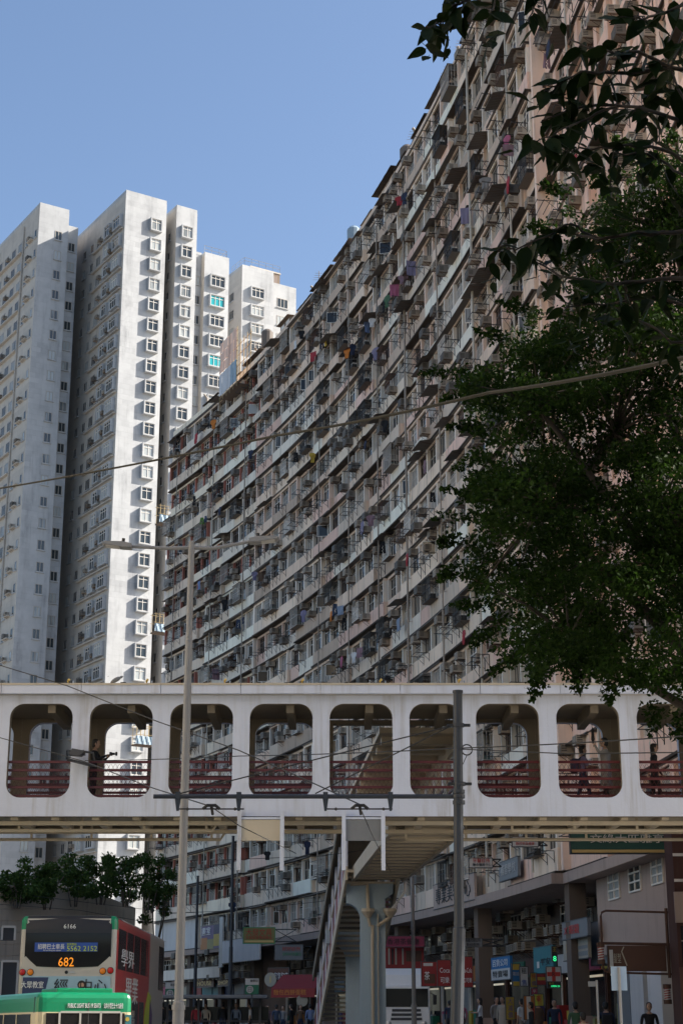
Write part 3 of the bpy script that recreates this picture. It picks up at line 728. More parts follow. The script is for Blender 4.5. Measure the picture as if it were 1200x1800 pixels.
mb = MB(); railing(mb, [(-4.7, 21, H + .9), (-4.7, 16.4, H + .9), (-.1, 16.4, H + .9), (-.1, 21, H + .9)]); railing(mb, [(.3, 16.4, H - 2.2), (5.5, 16.4, H - 2.2)]); mb.build('roof_railing', A.root)
mb = MB(); railing(mb, [(11.5, .2, H - 5.4), (14.8, .2, H - 5.4), (14.8, 8, H - 5.4)]); mb.build('roof_railing', A.root)
mb = MB(); mb.lathe([(.05, 0), (.7, .1), (.75, .7), (.3, .95)], 'pane_teal', 10, T(3.2, 3, H)); mb.build('roof_tank', A.root)

# the left tower, cut by the picture edge
q = Matrix.Rotation(TA, 3, 'Z') @ Vector((-8.1, 8.95, 0))
CL = (C0[0] + q.x, C0[1] + q.y)
B = Tower('white tower with rows of small windows at the left edge of the picture', CL, ZB)
mb = MB(); wing(mb, 0, 4.1, 0, 26, 0, H); mb.build('wing', B.root, fix=False)
mb = MB(); wing(mb, 4.1, 5.9, 1.1, 16, 0, H - 1.2); mb.build('wing', B.root, fix=False)
mb = MB(); parapet(mb, .02, 4.08, .02, 25.9, H, .45); mb.build('roof_parapet', B.root)
for k in range(33):
    z = H - 4.3 - 2.8 * k
    if z < 1: break
    B.win('s', on_front(2.75, 0, z)); B.win('s', on_front(5.05, 1.1, z - .6))
    for y, kd in ((.9, 'x'), (4.0, 'x'), (6.3, 'm'), (8.6, 'm'), (11.2, 'm'), (13.6, 'm'), (16, 'l')): B.win(kd, on_side(0, y, z))
    for y in (2.4, 9.9, 15):
        if tr.random() < .9: B.put('air_conditioner', tr.choice(ACS), T(0, y, z + .2, math.pi / 2))
B.finish()
me_ledge2 = MB().bx(-.4, 0, 5.2, 13.9, -.14, 0, 'tower_beige').mesh('floor_ledge')
me_ledge3 = MB().bx(-.45, 0, 1.6, 3.2, -.1, 0, 'tower_beige').mesh('floor_ledge')
for k in range(33):
    place('floor_ledge', me_ledge2, B.root, T(0, 0, H - 4.55 - 2.8 * k)); place('floor_ledge', me_ledge3, B.root, T(0, 0, H - 4.15 - 2.8 * k))
mb = MB()
for y in (5.0, 14.2): mb.tube([(-.15, y, 0), (-.15, y, H - 1)], .1, 'tower_beige', 6)
mb.build('down_pipe', B.root)

# the tower farther back, over the roof of the curved block
p2 = W(426, 470, 216)
D2 = Tower('white tower farthest back, its top showing above the curved roof line', (p2.x, p2.y), ZB)
H2 = p2.z - ZB
mb = MB(); wing(mb, 0, 5.2, 0, 9, 0, H2); mb.build('wing', D2.root, fix=False)
mb = MB(); wing(mb, 5.2, 9.5, .9, 9, 0, H2 - .6); mb.build('wing', D2.root, fix=False)
mb = MB(); wing(mb, -3, 1.0, 6, 16, 0, H2 - 1.2); mb.build('wing', D2.root, fix=False)
mb = MB(); parapet(mb, .02, 5.18, .02, 8.9, H2, .5); mb.bx(3.5, 8.5, 4, 8, H2, H2 + 2.6, 'wall_core'); mb.bx(3.4, 8.6, 3.9, 8.1, H2 + 2.6, H2 + 2.8, 'tower_beige')
for i in range(3): mb.bx(5.0 + i * 1.1, 5.8 + i * 1.1, 3.95, 3.99, H2 + .4, H2 + 2.1, 'frame_brown')
mb.build('roof_parapet', D2.root)
mb = MB(); railing(mb, [(2.5, 7.9, H2 + 2.8), (2.5, 4, H2 + 2.8), (8.5, 4, H2 + 2.8)]); mb.build('roof_railing', D2.root)
for k in range(12):
    z = H2 - 4.3 - 2.8 * k
    D2.win('w', on_front(2.4, 0, z)); D2.win('l', on_front(7.2, .9, z)); D2.win('m', on_side(0, 3.0, z)); D2.win('b', on_front(-1.0, 6, z))
    D2.put('air_conditioner', tr.choice(ACS), T(0, 4.8, z + .2, math.pi / 2))
D2.finish()

# repair cages hung on the tower's sunlit end
def cage(px, py, D, label):
    p = W(px, py, D); t = thing('work_platform', label, 'platform', p, TA)
    mb = MB()
    for x in np.linspace(-1, 1, 5):
        for y in (-.5, .5): mb.tube([(x, y, 0), (x + .05, y, 2.3)], .035, 'bamboo', 4)
    for z in (.1, 1.1, 2.1):
        for y in (-.5, .5): mb.tube([(-1.2, y, z), (1.2, y, z)], .03, 'bamboo', 4)
    mb.build('poles', t)
    mb = MB(); mb.bx(-1.1, 1.1, -.6, .6, -.12, 0, 'old_wood'); mb.build('deck', t)
    mb = MB(); n = 14; vs = []; fs = []
    for i in range(n + 1):
        x = -1.15 + 2.3 * i / n
        for j in range(4): vs.append((x, -.62 + .06 * math.sin(i * 1.7 + j), j * .38 + .04 * math.sin(i * 2.3)))
    for i in range(n):
        for j in range(3): a = i * 4 + j; fs.append((a, a + 4, a + 5, a + 1))
    mb.add([(a_, b_ - .1, c_ * .8) for a_, b_, c_ in vs], fs, 'tarp_blue'); mb.build('tarpaulin', t)
cage(291, 922, 188, 'bamboo work platform with pale blue tarpaulin, upper one in the tower slot')
cage(283, 1113, 188, 'bamboo work platform with pale blue tarpaulin, lower one above the footbridge roof')
cage(250, 1310, 187, 'bamboo work platform with blue tarpaulin seen through the footbridge opening')

# ------------------------------------------------------------------ two unseen blocks added outside the frame to bounce sun onto the curved front
def unseen_block(name, label, x, y0, y1, h, mat, seed):
    t = thing(name, label, 'building', (x, (y0 + y1) / 2, 0)); L_ = (y1 - y0) / 2; rr = random.Random(seed)
    mb = MB(); mb.bx(-14, 0, -L_, L_, 0, h, mat); mb.build('wall', t)
    me = MB().bx(0, .25, -L_ + .3, L_ - .3, 0, .9, mat).mesh('floor_band')
    for k in range(int(h / 3)): place('floor_band', me, t, T(0, 0, 3 * k + .1))
    g_ = MB().bx(0, .03, -.8, .8, 0, 1.3, 'pane_tower').mesh('window')
    for k in range(1, int(h / 3)):
        for j in range(int(L_ * 2 / 4.2)): place('window', g_, t, T(0, -L_ + 2.4 + 4.2 * j, 3 * k + 1.3))
unseen_block('apartment_building', 'unseen cream block across the street, added to bounce warm light on the curve', -27, -14, 46, 52, 'bounce_cream', 4)
unseen_block('apartment_building', 'unseen cream block near the side street, added to shape shade and bounced light', 26, -34, 17, 50, 'bounce_cream', 6)  # added out of view to cut sky light and deepen the street's shade

# ------------------------------------------------------------------ leaves
def leaf_mat(name, col, tr_=0.35):
    m, nt, b = _nt(name); N = nt.nodes.new; L = nt.links.new
    geo = N('ShaderNodeNewGeometry'); n = N('ShaderNodeTexNoise'); n.inputs['Scale'].default_value = 0.9; n.inputs['Detail'].default_value = 4
    L(geo.outputs['Position'], n.inputs['Vector'])
    mx = N('ShaderNodeMix'); mx.data_type = 'RGBA'; mx.inputs[6].default_value = (*[c * .55 for c in col], 1); mx.inputs[7].default_value = (*[c * 1.5 for c in col], 1)
    ad = N('ShaderNodeMath'); ad.operation = 'MULTIPLY_ADD'; ad.inputs[1].default_value = .5; L(geo.outputs['Random Per Island'], ad.inputs[0]); L(n.outputs[0], ad.inputs[2])
    mr = N('ShaderNodeMapRange'); mr.inputs[1].default_value = .4; mr.inputs[2].default_value = 1.05; L(ad.outputs[0], mr.inputs[0]); L(mr.outputs[0], mx.inputs[0])
    b.inputs['Roughness'].default_value = .55; b.inputs['Specular IOR Level'].default_value = .08
    L(mx.outputs[2], b.inputs['Base Color'])
    t = N('ShaderNodeBsdfTranslucent'); L(mx.outputs[2], t.inputs[0]); ms = N('ShaderNodeMixShader'); ms.inputs[0].default_value = tr_
    out = nt.nodes['Material Output']; L(b.outputs[0], ms.inputs[1]); L(t.outputs[0], ms.inputs[2]); L(ms.outputs[0], out.inputs[0])
    return m
leaf_mat('leaf_ficus', (0.0145, 0.032, 0.0045), .42); leaf_mat('leaf_near', (0.009, 0.018, 0.004), .25); leaf_mat('leaf_shrub', (0.06, 0.10, 0.025))
def leaf_cloud(name, pts, size, mat, parent=None, seed=0, droop=.3, **props):
    """one folded leaf (two triangles each side) at each point"""
    g = np.random.default_rng(seed); n = len(pts); pts = np.asarray(pts)
    d = g.normal(size=(n, 3)); d[:, 2] -= droop; d /= np.linalg.norm(d, axis=1)[:, None]
    u = g.normal(size=(n, 3)); u -= d * (u * d).sum(1)[:, None]; u /= np.linalg.norm(u, axis=1)[:, None]
    w = np.cross(d, u); L_ = size * g.uniform(.55, 1.4, n)[:, None]
    a = pts - d * L_ * .5; tip = pts + d * L_ * .5
    l = pts + u * L_ * .27 + w * L_ * .08; r = pts - u * L_ * .27 + w * L_ * .08
    V = np.stack([a, l, tip, r], 1).reshape(-1, 3)
    me = bpy.data.meshes.new(name); me.vertices.add(len(V)); me.vertices.foreach_set('co', V.ravel())
    k = np.arange(n) * 4; tri = np.stack([k, k + 1, k + 2, k, k + 2, k + 3], 1).ravel()
    me.loops.add(len(tri)); me.loops.foreach_set('vertex_index', tri)
    me.polygons.add(n * 2); me.polygons.foreach_set('loop_start', np.arange(n * 2) * 3); me.polygons.foreach_set('loop_total', np.full(n * 2, 3))
    me.materials.append(MATS[mat]); me.update(); me.validate()
    return place(name, me, parent, None, **props)
def blob_points(g, c, r, n, shell=.5):
    d = g.normal(size=(n, 3)); d /= np.linalg.norm(d, axis=1)[:, None]
    rad = g.uniform(shell, 1, n) ** .6
    return np.asarray(c) + d * rad[:, None] * np.asarray(r)

# ------------------------------------------------------------------ retaining wall on the left with planting on top
rw = [(-60, 96), (-24.5, 108), (-20.3, 116), (-17.9, 125), (-17.0, 140)]
ZT = [8.6, 10.2, 10.9, 11.0, 11.0]
root = thing('retaining_wall', 'pale tiled retaining wall behind the double-deck bus', 'wall', (-24.5, 108, 0))
inv = Matrix.Translation(-root.location)
def along(path, t):
    i = min(int(t), len(path) - 2); f = t - i
    return path[i][0] + (path[i + 1][0] - path[i][0]) * f, path[i][1] + (path[i + 1][1] - path[i][1]) * f
pts = []
for i in range(4):
    for f in ((0, .2, .4, .6, .8) if i == 0 else (0, .33, .66)): pts.append((i + f))
pts.append(4)
NC = 14
for c in range(NC):
    mb = MB(); vs = []; fs = []
    for t in pts:
        x, y = along(rw, t); zt = float(np.interp(t, range(5), ZT)); z0, z1 = zt * c / NC, zt * (c + 1) / NC
        for (dy, zz) in ((0, z0 + .02), (0, z1 - .02), (.06, z1), (.5, z1), (.5, z0), (.06, z0)): vs.append((x - dy * .3, y + dy, zz))
    for i in range(len(pts) - 1):
        a = i * 6; fs += [(a + k, a + (k + 1) % 6, a + 6 + (k + 1) % 6, a + 6 + k) for k in range(6)]
    mb.add(vs, fs, 'stone_tile'); mb.build('course', root, inv)
for px, py, w, h in ((15, 1641, .8, .8), (16, 1722, 1.0, 2.2)):
    p = W(px, py, 107.2); mb = MB(); mb.bx(-w / 2, w / 2, -.1, .8, -h / 2, h / 2, 'dark_grey')
    for sx in (-1, 1): mb.bx(sx * w / 2 - .06, sx * w / 2 + .06, -.2, -.1, -h / 2, h / 2, 'stone_tile')
    mb.bx(-w / 2, w / 2, -.22, -.1, h / 2 - .06, h / 2 + .08, 'stone_tile'); mb.build('vent_opening', root, inv @ T(p.x, p.y, p.z, R(18)))
g = np.random.default_rng(5)
for i, (px, py, D, rx, rz, lab) in enumerate((
        (35, 1556, 112, 2.6, 1.2, 'low dark shrub at the left end of the retaining wall top'),
        (85, 1546, 114, 2.8, 1.7, 'dark green shrub on the retaining wall, above the bus route number'),
        (135, 1540, 118, 2.8, 1.8, 'rounded green shrub at the crest of the retaining wall'),
        (178, 1538, 121, 2.6, 1.8, 'leafy shrub on the retaining wall before the sunlit tower'),
        (222, 1540, 124, 2.6, 1.9, 'shrub with sky-lit gaps below the box bay windows'),
        (262, 1546, 128, 2.4, 2.2, 'dark tall shrub beside the end of the curved block'),
        (275, 1592, 130, 1.0, 2.2, 'trailing creeper hanging over the retaining wall corner'))):
    p = W(px, py, D); t = thing('shrub', lab, 'shrub', (p.x, p.y, p.z - rz), 0, 'shrubs on the retaining wall')
    P = [blob_points(g, (g.uniform(-1, 1) * rx * .75, g.uniform(-1, 1) * 1.2, rz * .8 + g.uniform(-.7, 1.3) * rz * .7), (.6, .6, .5), 130, .2) for _ in range(int(7 + rx * 4))]
    leaf_cloud('foliage', np.concatenate(P), .26, 'leaf_shrub', t, seed=i)
    mb = MB()
    for j in range(4): a = g.uniform(-1, 1); mb.tube([(a * .3, 0, -.3), (a * .7, .1, rz * .7), (a * rx * .7, .2, rz * 1.4)], [.06, .045, .02], 'trunk', 5)
    mb.build('stem', t)
plain('stair_red', (0.20, 0.03, 0.032), .5, var=.15)
# ------------------------------------------------------------------ covered footbridge across the street
BY = 42.0; BD = 3.0                              # near face, depth
z_top = W(600, 1222, BY).z; z_bot = W(600, 1435, BY).z
zo1 = W(600, 1237, BY).z; zo0 = W(600, 1402, BY).z
bx = lambda px: W(px, 1330, BY).x
centres = [-212.5, -71.5, 69.5, 211, 353, 493.5, 634.5, 766, 893, 1035, 1177, 1319]
root = thing('footbridge', 'white covered footbridge with rounded openings and red rails across the street', 'footbridge', (0, BY, gz(BY)))
inv = Matrix.Translation(-root.location)
def bp(mb, nm, parent=None, **k): return mb.build(nm, parent or root, inv if parent is None else None, **k)
def opening_panel(w0, w1, h0, h1, o0, o1, p0, p1, r, t, front, inner):
    """wall panel in the xz plane (w0..w1, h0..h1) with a rounded opening (o0..o1, p0..p1), thickness t in +y"""
    mb = MB(); cs = [(o1 - r, p1 - r, 0), (o0 + r, p1 - r, 90), (o0 + r, p0 + r, 180), (o1 - r, p0 + r, 270)]
    outer = [(w1, h1), (w0, h1), (w0, h0), (w1, h0)]; n = 8
    inn = [[(cx + r * math.cos(R(a + 90 * i / n)), cz + r * math.sin(R(a + 90 * i / n))) for i in range(n + 1)] for cx, cz, a in cs]
    for y, fl in ((0, False), (t, True)):
        for c in range(4):
            for i in range(n):
                f = [outer[c], inn[c][i], inn[c][i + 1]]
                mb.add([(a, y, b) for a, b in f], [(0, 1, 2)], front if not fl else inner)
            d = (c + 1) % 4
            mb.add([(a, y, b) for a, b in (outer[c], inn[c][-1], inn[d][0], outer[d])], [(0, 1, 2, 3)], front if not fl else inner)
    loop = [p for c in inn for p in c]
    for a, b in zip(loop, loop[1:] + loop[:1]):
        if abs(a[0] - b[0]) + abs(a[1] - b[1]) > 1e-6: mb.quad((a[0], 0, a[1]), (b[0], 0, b[1]), (b[0], t, b[1]), (a[0], t, a[1]), inner)
    for a, b in zip(outer, outer[1:] + outer[:1]): mb.quad((a[0], 0, a[1]), (b[0], 0, b[1]), (b[0], t, b[1]), (a[0], t, a[1]), inner)
    return mb.mesh('fascia_panel', fix=False)
HALF = 55.5
edges = [(centres[i] + centres[i + 1]) / 2 for i in range(len(centres) - 1)]
edges = [centres[0] - 70.5] + edges + [centres[-1] + 71]
rail_z = [W(600, y, BY).z for y in (1337.5, 1352, 1367, 1382, 1397.5)]
wire = None
for i, c in enumerate(centres):
    x0, x1 = bx(edges[i]), bx(edges[i + 1]); hw = HALF if i != 7 else 46
    o0, o1 = bx(c - hw), bx(c + hw)
    for side, y in ((0, BY), (1, BY + BD - .22)):
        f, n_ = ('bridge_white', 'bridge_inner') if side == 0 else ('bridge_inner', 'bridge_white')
        if side == 1 and i in (6, 7):              # open to the stairs and the branch
            mb = MB(); mb.bx(x0, x1, y, y + .22, zo1 - .05, z_top - .15, 'bridge_inner'); bp(mb, 'lintel')
            mb = MB(); mb.bx(x0, x0 + .3, y, y + .22, z_bot, zo1 - .05, 'bridge_inner'); bp(mb, 'post'); 
        else:
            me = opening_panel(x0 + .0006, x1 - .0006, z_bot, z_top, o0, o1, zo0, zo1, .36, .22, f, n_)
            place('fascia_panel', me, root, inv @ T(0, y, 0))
        if side == 1 and i in (6, 7): continue
        for z in rail_z:
            mb = MB(); yy = y + (.17 if side == 0 else .02); mb.bx(o0 - .05, o1 + .05, yy, yy + .045, z - .032, z + .032, 'rail_red'); bp(mb, 'rail')
        # expanded-metal infill behind the lower rails
        mb = MB(); yy = y + (.2 if side == 0 else .05); zt, zb = rail_z[0] - .05, rail_z[-1]
        h = zt - zb; s_ = .11; k = o0 - h
        while k < o1 + h:
            for sg in (1, -1):
                a, b = (k, zb), (k + h * .6 * sg, zt)
                lo, hi = o0, o1
                def clip(p, q):
                    t0, t1 = 0, 1; dx = q[0] - p[0]
                    for lim, s2 in ((lo, 1), (hi, -1)):
                        da, db = (p[0] - lim) * s2, (q[0] - lim) * s2
                        if da < 0 and db < 0: return None
                        if da < 0: t0 = max(t0, da / (da - db))
                        elif db < 0: t1 = min(t1, da / (da - db))
                    if t0 >= t1: return None
                    L = lambda t: (p[0] + dx * t, p[1] + (q[1] - p[1]) * t)
                    return L(t0), L(t1)
                cc = clip(a, b)
                if cc:
                    (xa, za), (xb, zb_) = cc; e = .0045
                    mb.quad((xa - e, yy, za), (xa + e, yy, za), (xb + e, yy, zb_), (xb - e, yy, zb_), 'rail_red')
            k += s_
        bp(mb, 'mesh_infill', fix=False)
XL, XR = bx(edges[0]), bx(edges[-1])
zr = W(600, 1204, BY - .25).z
mb = MB(); mb.bx(XL, XR, BY - .1, BY + BD + .1, z_top + .004, z_top + .12, 'bridge_cream'); bp(mb, 'roof_slab')
# gutter in lengths
k = 0; px = edges[0]
while px < edges[-1]:
    a, b = bx(px), bx(min(px + 141, edges[-1]))
    mb = MB(); mb.bx(a + .006, b - .006, BY - .24, BY - .1, z_top + .0, zr, 'bridge_white'); mb.bx(a + .006, b - .006, BY - .26, BY + BD, zr + .002, zr + .05, 'bridge_cream'); bp(mb, 'gutter'); px += 141
for i, px in enumerate((-20, 120, 258, 395, 531, 668, 806, 944)):
    mb = MB(); p = W(px, 1203, BY); mb.tube([(p.x, BY, zr + .04), (p.x, BY, zr + .16), (p.x + .03, BY - .05, zr + .18)], .035, 'yellow_cap', 6); mb.bx(p.x + .12, p.x + .15, BY - .02, BY + .02, zr + .04, zr + .16, 'steel'); bp(mb, 'roof_light')
zd = zo0 - .12
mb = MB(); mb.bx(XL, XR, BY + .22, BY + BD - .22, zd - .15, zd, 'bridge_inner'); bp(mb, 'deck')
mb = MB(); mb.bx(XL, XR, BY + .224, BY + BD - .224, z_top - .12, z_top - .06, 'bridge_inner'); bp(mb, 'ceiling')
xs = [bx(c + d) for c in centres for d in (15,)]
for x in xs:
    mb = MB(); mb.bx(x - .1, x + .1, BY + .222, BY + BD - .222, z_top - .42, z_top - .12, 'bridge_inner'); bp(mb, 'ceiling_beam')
# underside
mb = MB(); mb.bx(XL, XR, BY + .23, BY + BD - .23, z_bot + .12, z_bot + .2, 'bridge_cream'); bp(mb, 'soffit_plate')
x = XL + .4
while x < XR - .3:
    mb = MB(); mb.bx(x - .09, x + .09, BY + .222, BY + BD - .222, z_bot - .06, z_bot + .12, 'bridge_cream'); bp(mb, 'cross_beam'); x += 1.03
for y in (BY + .5, BY + BD - .6):
    mb = MB(); mb.bx(XL, XR, y, y + .12, z_bot - .16, z_bot - .062, 'bridge_cream'); bp(mb, 'girder')
for (pa, pb, yy, dz) in ((-200, 370, .8, -.26), (905, 1300, .8, -.26), (-200, 375, 2.6, -.3), (720, 1300, 2.6, -.3)):
    mb = MB(); a, b = W(pa, 1450, BY).x, W(pb, 1450, BY).x; mb.tube([(a, BY + yy, z_bot + dz), (b, BY + yy, z_bot + dz), (b + .12, BY + yy, z_bot + dz + .2)], .045, 'bridge_cream', 6)
    n = int((b - a) / 1.6)
    for i in range(n + 1): mb.bx(a + i * 1.6 - .03, a + i * 1.6 + .03, BY + yy - .02, BY + yy + .02, z_bot + dz, z_bot + .12, 'bridge_cream')
    bp(mb, 'pipe')
# end piers outside the picture
for x in (XL + .8, XR - .6):
    mb = MB(); mb.bx(x - .45, x + .45, BY + .7, BY + 2.3, 0, z_bot - .07, 'bridge_blue'); bp(mb, 'pier')

# hanging white frames for the tram wire
for pa, pb, lab, mt in ((421, 496, 'white hanging frame with cream board, left of the stairs', 'bridge_cream'), (604, 673, 'white hanging frame with smoky panel above the blue column', 'sign_grey')):
    a, b = W(pa, 1450, BY - .12), W(pb, 1450, BY - .12); t = thing('wire_guard', lab, 'wire guard', ((a.x + b.x) / 2, BY - .12, z_bot)); w = (b.x - a.x) / 2
    zb = W(600, 1531, BY).z - z_bot
    for sx in (-1, 1): mb = MB(); mb.bx(sx * w - .05, sx * w + .05, -.09, .03, zb, .12, 'bridge_white'); mb.build('hanger', t)
    mb = MB(); mb.bx(-w + .05, w - .05, -.03, .02, -.62, -.1, mt); mb.build('board', t)
    mb = MB(); mb.bx(-w + .05, w - .05, -.05, .04, -.09, -.04, 'bridge_white'); mb.build('crossbar', t)

# ------------------------------------------------------------------ branch walkway and stairs behind the bridge
root = thing('footbridge_stairs', 'cream covered walkway and stairs on a blue-grey column under the footbridge', 'staircase', (1.2, 58, gz(58)))
inv = Matrix.Translation(-root.location)
zw = z_bot - .02
def lerp(a, b, t): return a + (b - a) * t
NA = (Vector((1.25, BY + BD + .02, 0)), Vector((3.25, BY + BD + .02, 0))); FB = (Vector((.35, 60, 0)), Vector((2.25, 60, 0)))
def br(u, v, z):                                # u 0 left..1 right, v 0 near..1 far
    p = NA[0].lerp(FB[0], v).lerp(NA[1].lerp(FB[1], v), u); return Vector((p.x, p.y, z))
def hexa(mb, P, mat): return mb.add(P, [(0, 3, 2, 1), (4, 5, 6, 7), (0, 1, 5, 4), (1, 2, 6, 5), (2, 3, 7, 6), (3, 0, 4, 7)], mat)
def slab(mb, u0, u1, v0, v1, z0, z1, mat): return hexa(mb, [br(u0, v0, z0), br(u1, v0, z0), br(u1, v1, z0), br(u0, v1, z0), br(u0, v0, z1), br(u1, v0, z1), br(u1, v1, z1), br(u0, v1, z1)], mat)
mb = MB(); slab(mb, .06, .94, 0, 1, zw + .12, zw + .25, 'bridge_cream'); bp(mb, 'deck')
for u in (0, .94): mb = MB(); slab(mb, u, u + .06, 0, 1, zw - .12, zw + .35, 'bridge_cream'); bp(mb, 'edge_beam')
for i in range(15): v = (i + .5) / 15; mb = MB(); slab(mb, .061, .939, v - .012, v + .012, zw - .08, zw + .118, 'bridge_cream'); bp(mb, 'cross_beam')
mb = MB(); slab(mb, -.1, 1.1, .005, 1.02, z_top - .45, z_top - .3, 'bridge_cream'); bp(mb, 'roof_slab')
for i in range(9): v = (i + .5) / 9; mb = MB(); slab(mb, -.05, 1.05, v - .012, v + .012, z_top - .66, z_top - .452, 'bridge_cream'); bp(mb, 'roof_beam')
for u, (v0, v1) in ((0.97, (0, 1)),):
    n = 7
    for i in range(n):
        va, vb = lerp(v0, v1, i / n), lerp(v0, v1, (i + 1) / n)
        mb = MB(); slab(mb, u - .03, u + .03, va, va + .045, zw + .36, z_top - .46, 'bridge_cream'); slab(mb, u - .028, u + .028, va + .045, vb, zw + .36, zw + .75, 'bridge_cream'); slab(mb, u - .028, u + .028, va + .045, vb, z_top - .85, z_top - .46, 'bridge_cream'); bp(mb, 'side_frame')
        mb = MB()
        for z in (1.0, 1.25, 1.5): slab(mb, u - .015, u + .015, va + .046, vb - .001, zw + z, zw + z + .06, 'rail_red')
        bp(mb, 'rail')
# portal column
cx = W(654, 1700, 60).x
zc = zw - .14
mb = MB()
prof = [(-.0, zc)]
xa, xb = W(608, 1580, 60).x, W(690, 1580, 60).x; xl, xr = W(633, 1700, 60).x, W(677, 1700, 60).x
zi = W(640, 1589, 60).z; r = .5
poly = [(xa, zc), (xb, zc), (xb, zi + .35), (xr, zi + .15), (xr, gz(60)), (xl, gz(60)), (xl, zi - r)] + [(xl - r + r * math.cos(R(a)), zi - r + r * math.sin(R(a))) for a in (15, 30, 45, 60, 75, 90)] + [(xa, zi)]
mb.prism(poly, 'y', 59.6, 60.6, 'bridge_blue'); bp(mb, 'column')
mb = MB(); mb.bx(xr - .28, xr - .26 + .012, 59.4, 59.595, gz(60), zi - .4, 'bridge_cream'); mb.tube([(xl + .42, 59.5, gz(60)), (xl + .42, 59.5, zi - .75)], .055, 'bridge_cream', 8)
for xo in (-.05, .72):
    zz = zi - .5; mb.lathe([(.1, 0), (.1, .02), (.24, .2), (.24, .3)], 'bridge_cream', 10, T(xl + .32 + xo, 59.42, zz)); mb.tube([(xl + .32 + xo, 59.42, zz), (xl + .36 + xo * .3, 59.46, zz - .3)], .06, 'bridge_cream', 6)
mb.tube([(xl - .35, 59.5, zc - .1), (xl + .25, 59.5, zc - .1), (xl + .27, 59.45, zi - .2)], .07, 'bridge_cream', 6)
mb.tube([(xr + .7, 59.5, zc + .7), (xr + .7, 59.5, zc - .35), (xr + .25, 59.5, zi - .2)], .07, 'white', 6)
bp(mb, 'drain_pipe')
# stair flight: falls away from the camera towards the left
SA, SB = W(604, 1590, 55), None
a0 = Vector((.22, 58.8, zw + .2)); b0 = Vector((-1.02, 70.2, gz(70))); wv = Vector((1.75, .1, 0))
def st(t, u, dz=0): p = a0.lerp(b0, t) + wv * u; return Vector((p.x, p.y, p.z + dz))
NS = 36
for i in range(NS):
    t0, t1 = i / NS, (i + 1) / NS; mb = MB(); z = a0.z + (b0.z - a0.z) * t0
    P = [st(t0, 0), st(t0, 1), st(t1 + .006, 1), st(t1 + .006, 0)]
    hexa(mb, [Vector((p.x, p.y, z - .09)) for p in P] + [Vector((p.x, p.y, z - .02)) for p in P], 'bridge_cream'); bp(mb, 'tread')
def ramp(mb, t0, t1, u0, u1, d0, d1, mat): return hexa(mb, [st(t0, u0, d0), st(t0, u1, d0), st(t1, u1, d0), st(t1, u0, d0), st(t0, u0, d1), st(t0, u1, d1), st(t1, u1, d1), st(t1, u0, d1)], mat)
for u in (-.05, 1.0):
    mb = MB(); ramp(mb, 0, 1, u, u + .05, -.35, .12, 'bridge_cream'); bp(mb, 'stringer')
    mb = MB(); ramp(mb, 0, 1, u - .005, u + .055, 1.02, 1.12, 'bridge_cream'); bp(mb, 'handrail')
    for i in range(10):
        ta, tb = i / 10, (i + 1) / 10
        mb = MB(); ramp(mb, ta, ta + .012, u, u + .05, .12, 2.2, 'bridge_white'); bp(mb, 'post')
        mb = MB(); ramp(mb, ta + .016, tb - .004, u + .015, u + .035, .25, .95, 'stair_red'); bp(mb, 'side_panel')
mb = MB(); ramp(mb, -.03, .93, -.1, .85, 2.2, 2.34, 'bridge_inner'); bp(mb, 'stair_roof')
for u in (-.14, .85): mb = MB(); ramp(mb, -.03, .93, u, u + .04, 2.05, 2.38, 'bridge_inner'); bp(mb, 'eave')
mb = MB(); hexa(mb, [br(-.1, .93, zw + .1), br(.96, .999, zw + .1), br(.96, 1.06, zw + .1), br(-.1, 1.0, zw + .1), br(-.1, .93, zw + .25), br(.96, .999, zw + .25), br(.96, 1.06, zw + .25), br(-.1, 1.0, zw + .25)], 'bridge_cream'); bp(mb, 'landing')
# second pier under the stairs
x0, x1 = W(607, 1700, 66).x, W(633, 1700, 66).x; zz = W(610, 1662, 66).z
mb = MB(); poly = [(x0 - .75, zz + .5), (x1, zz + .5), (x1, gz(66)), (x0, gz(66)), (x0, zz - .6)] + [(x0 - .6 + .6 * math.cos(R(a)), zz - .6 + .6 * math.sin(R(a))) for a in (20, 40, 60, 80)] + [(x0 - .75, zz)]
mb.prism(poly, 'y', 64.2, 64.9, 'bridge_blue'); bp(mb, 'column')

# pigeon on the gutter
p = W(204, 1203, BY - .18)
pg = MB(); pg.lathe([(.01, -.16), (.045, -.1), (.062, 0), (.05, .08), (.03, .12), (.034, .15), (.02, .19), (.004, .2)], 'sign_grey', 10, Matrix.Translation((0, 0, .1)) @ Matrix.Rotation(R(-62), 4, 'Y'))
pg.tube([(.19, 0, .19), (.225, 0, .185)], [.008, .002], 'dark_grey', 5)
for sy in (-1, 1): pg.tube([(.02, sy * .02, .06), (.02, sy * .02, 0)], .006, 'rust', 4)
pg.bx(-.26, -.12, -.03, .03, .02, .035, 'dark_grey')
o = pg.build('pigeon', None, T(p.x, p.y, zr + .05, R(180)), smooth=True); tag(o, 'small grey pigeon standing on the footbridge gutter', 'pigeon')
# flood light bracketed to a bridge post
p = W(144, 1330, BY - .1); t = thing('flood_light', 'black twin flood light bracketed to the footbridge post', 'flood light', p)
mb = MB(); mb.bx(-.28, .1, -.3, -.05, .02, .12, 'black'); mb.prism([(-.28, .0), (.02, -.02), (.12, .1), (-.2, .16)], 'y', -.34, -.06, 'dark_grey'); mb.build('lamp_head', t)
mb = MB(); mb.bx(-.3, .45, -.3, -.06, -.2, -.15, 'black', Matrix.Rotation(R(14), 4, 'Y')); mb.build('lamp_head', t)
mb = MB(); mb.tube([(.1, -.16, .1), (.3, -.1, .08), (.32, 0, -.1)], .03, 'dark_grey', 6); mb.build('bracket', t)
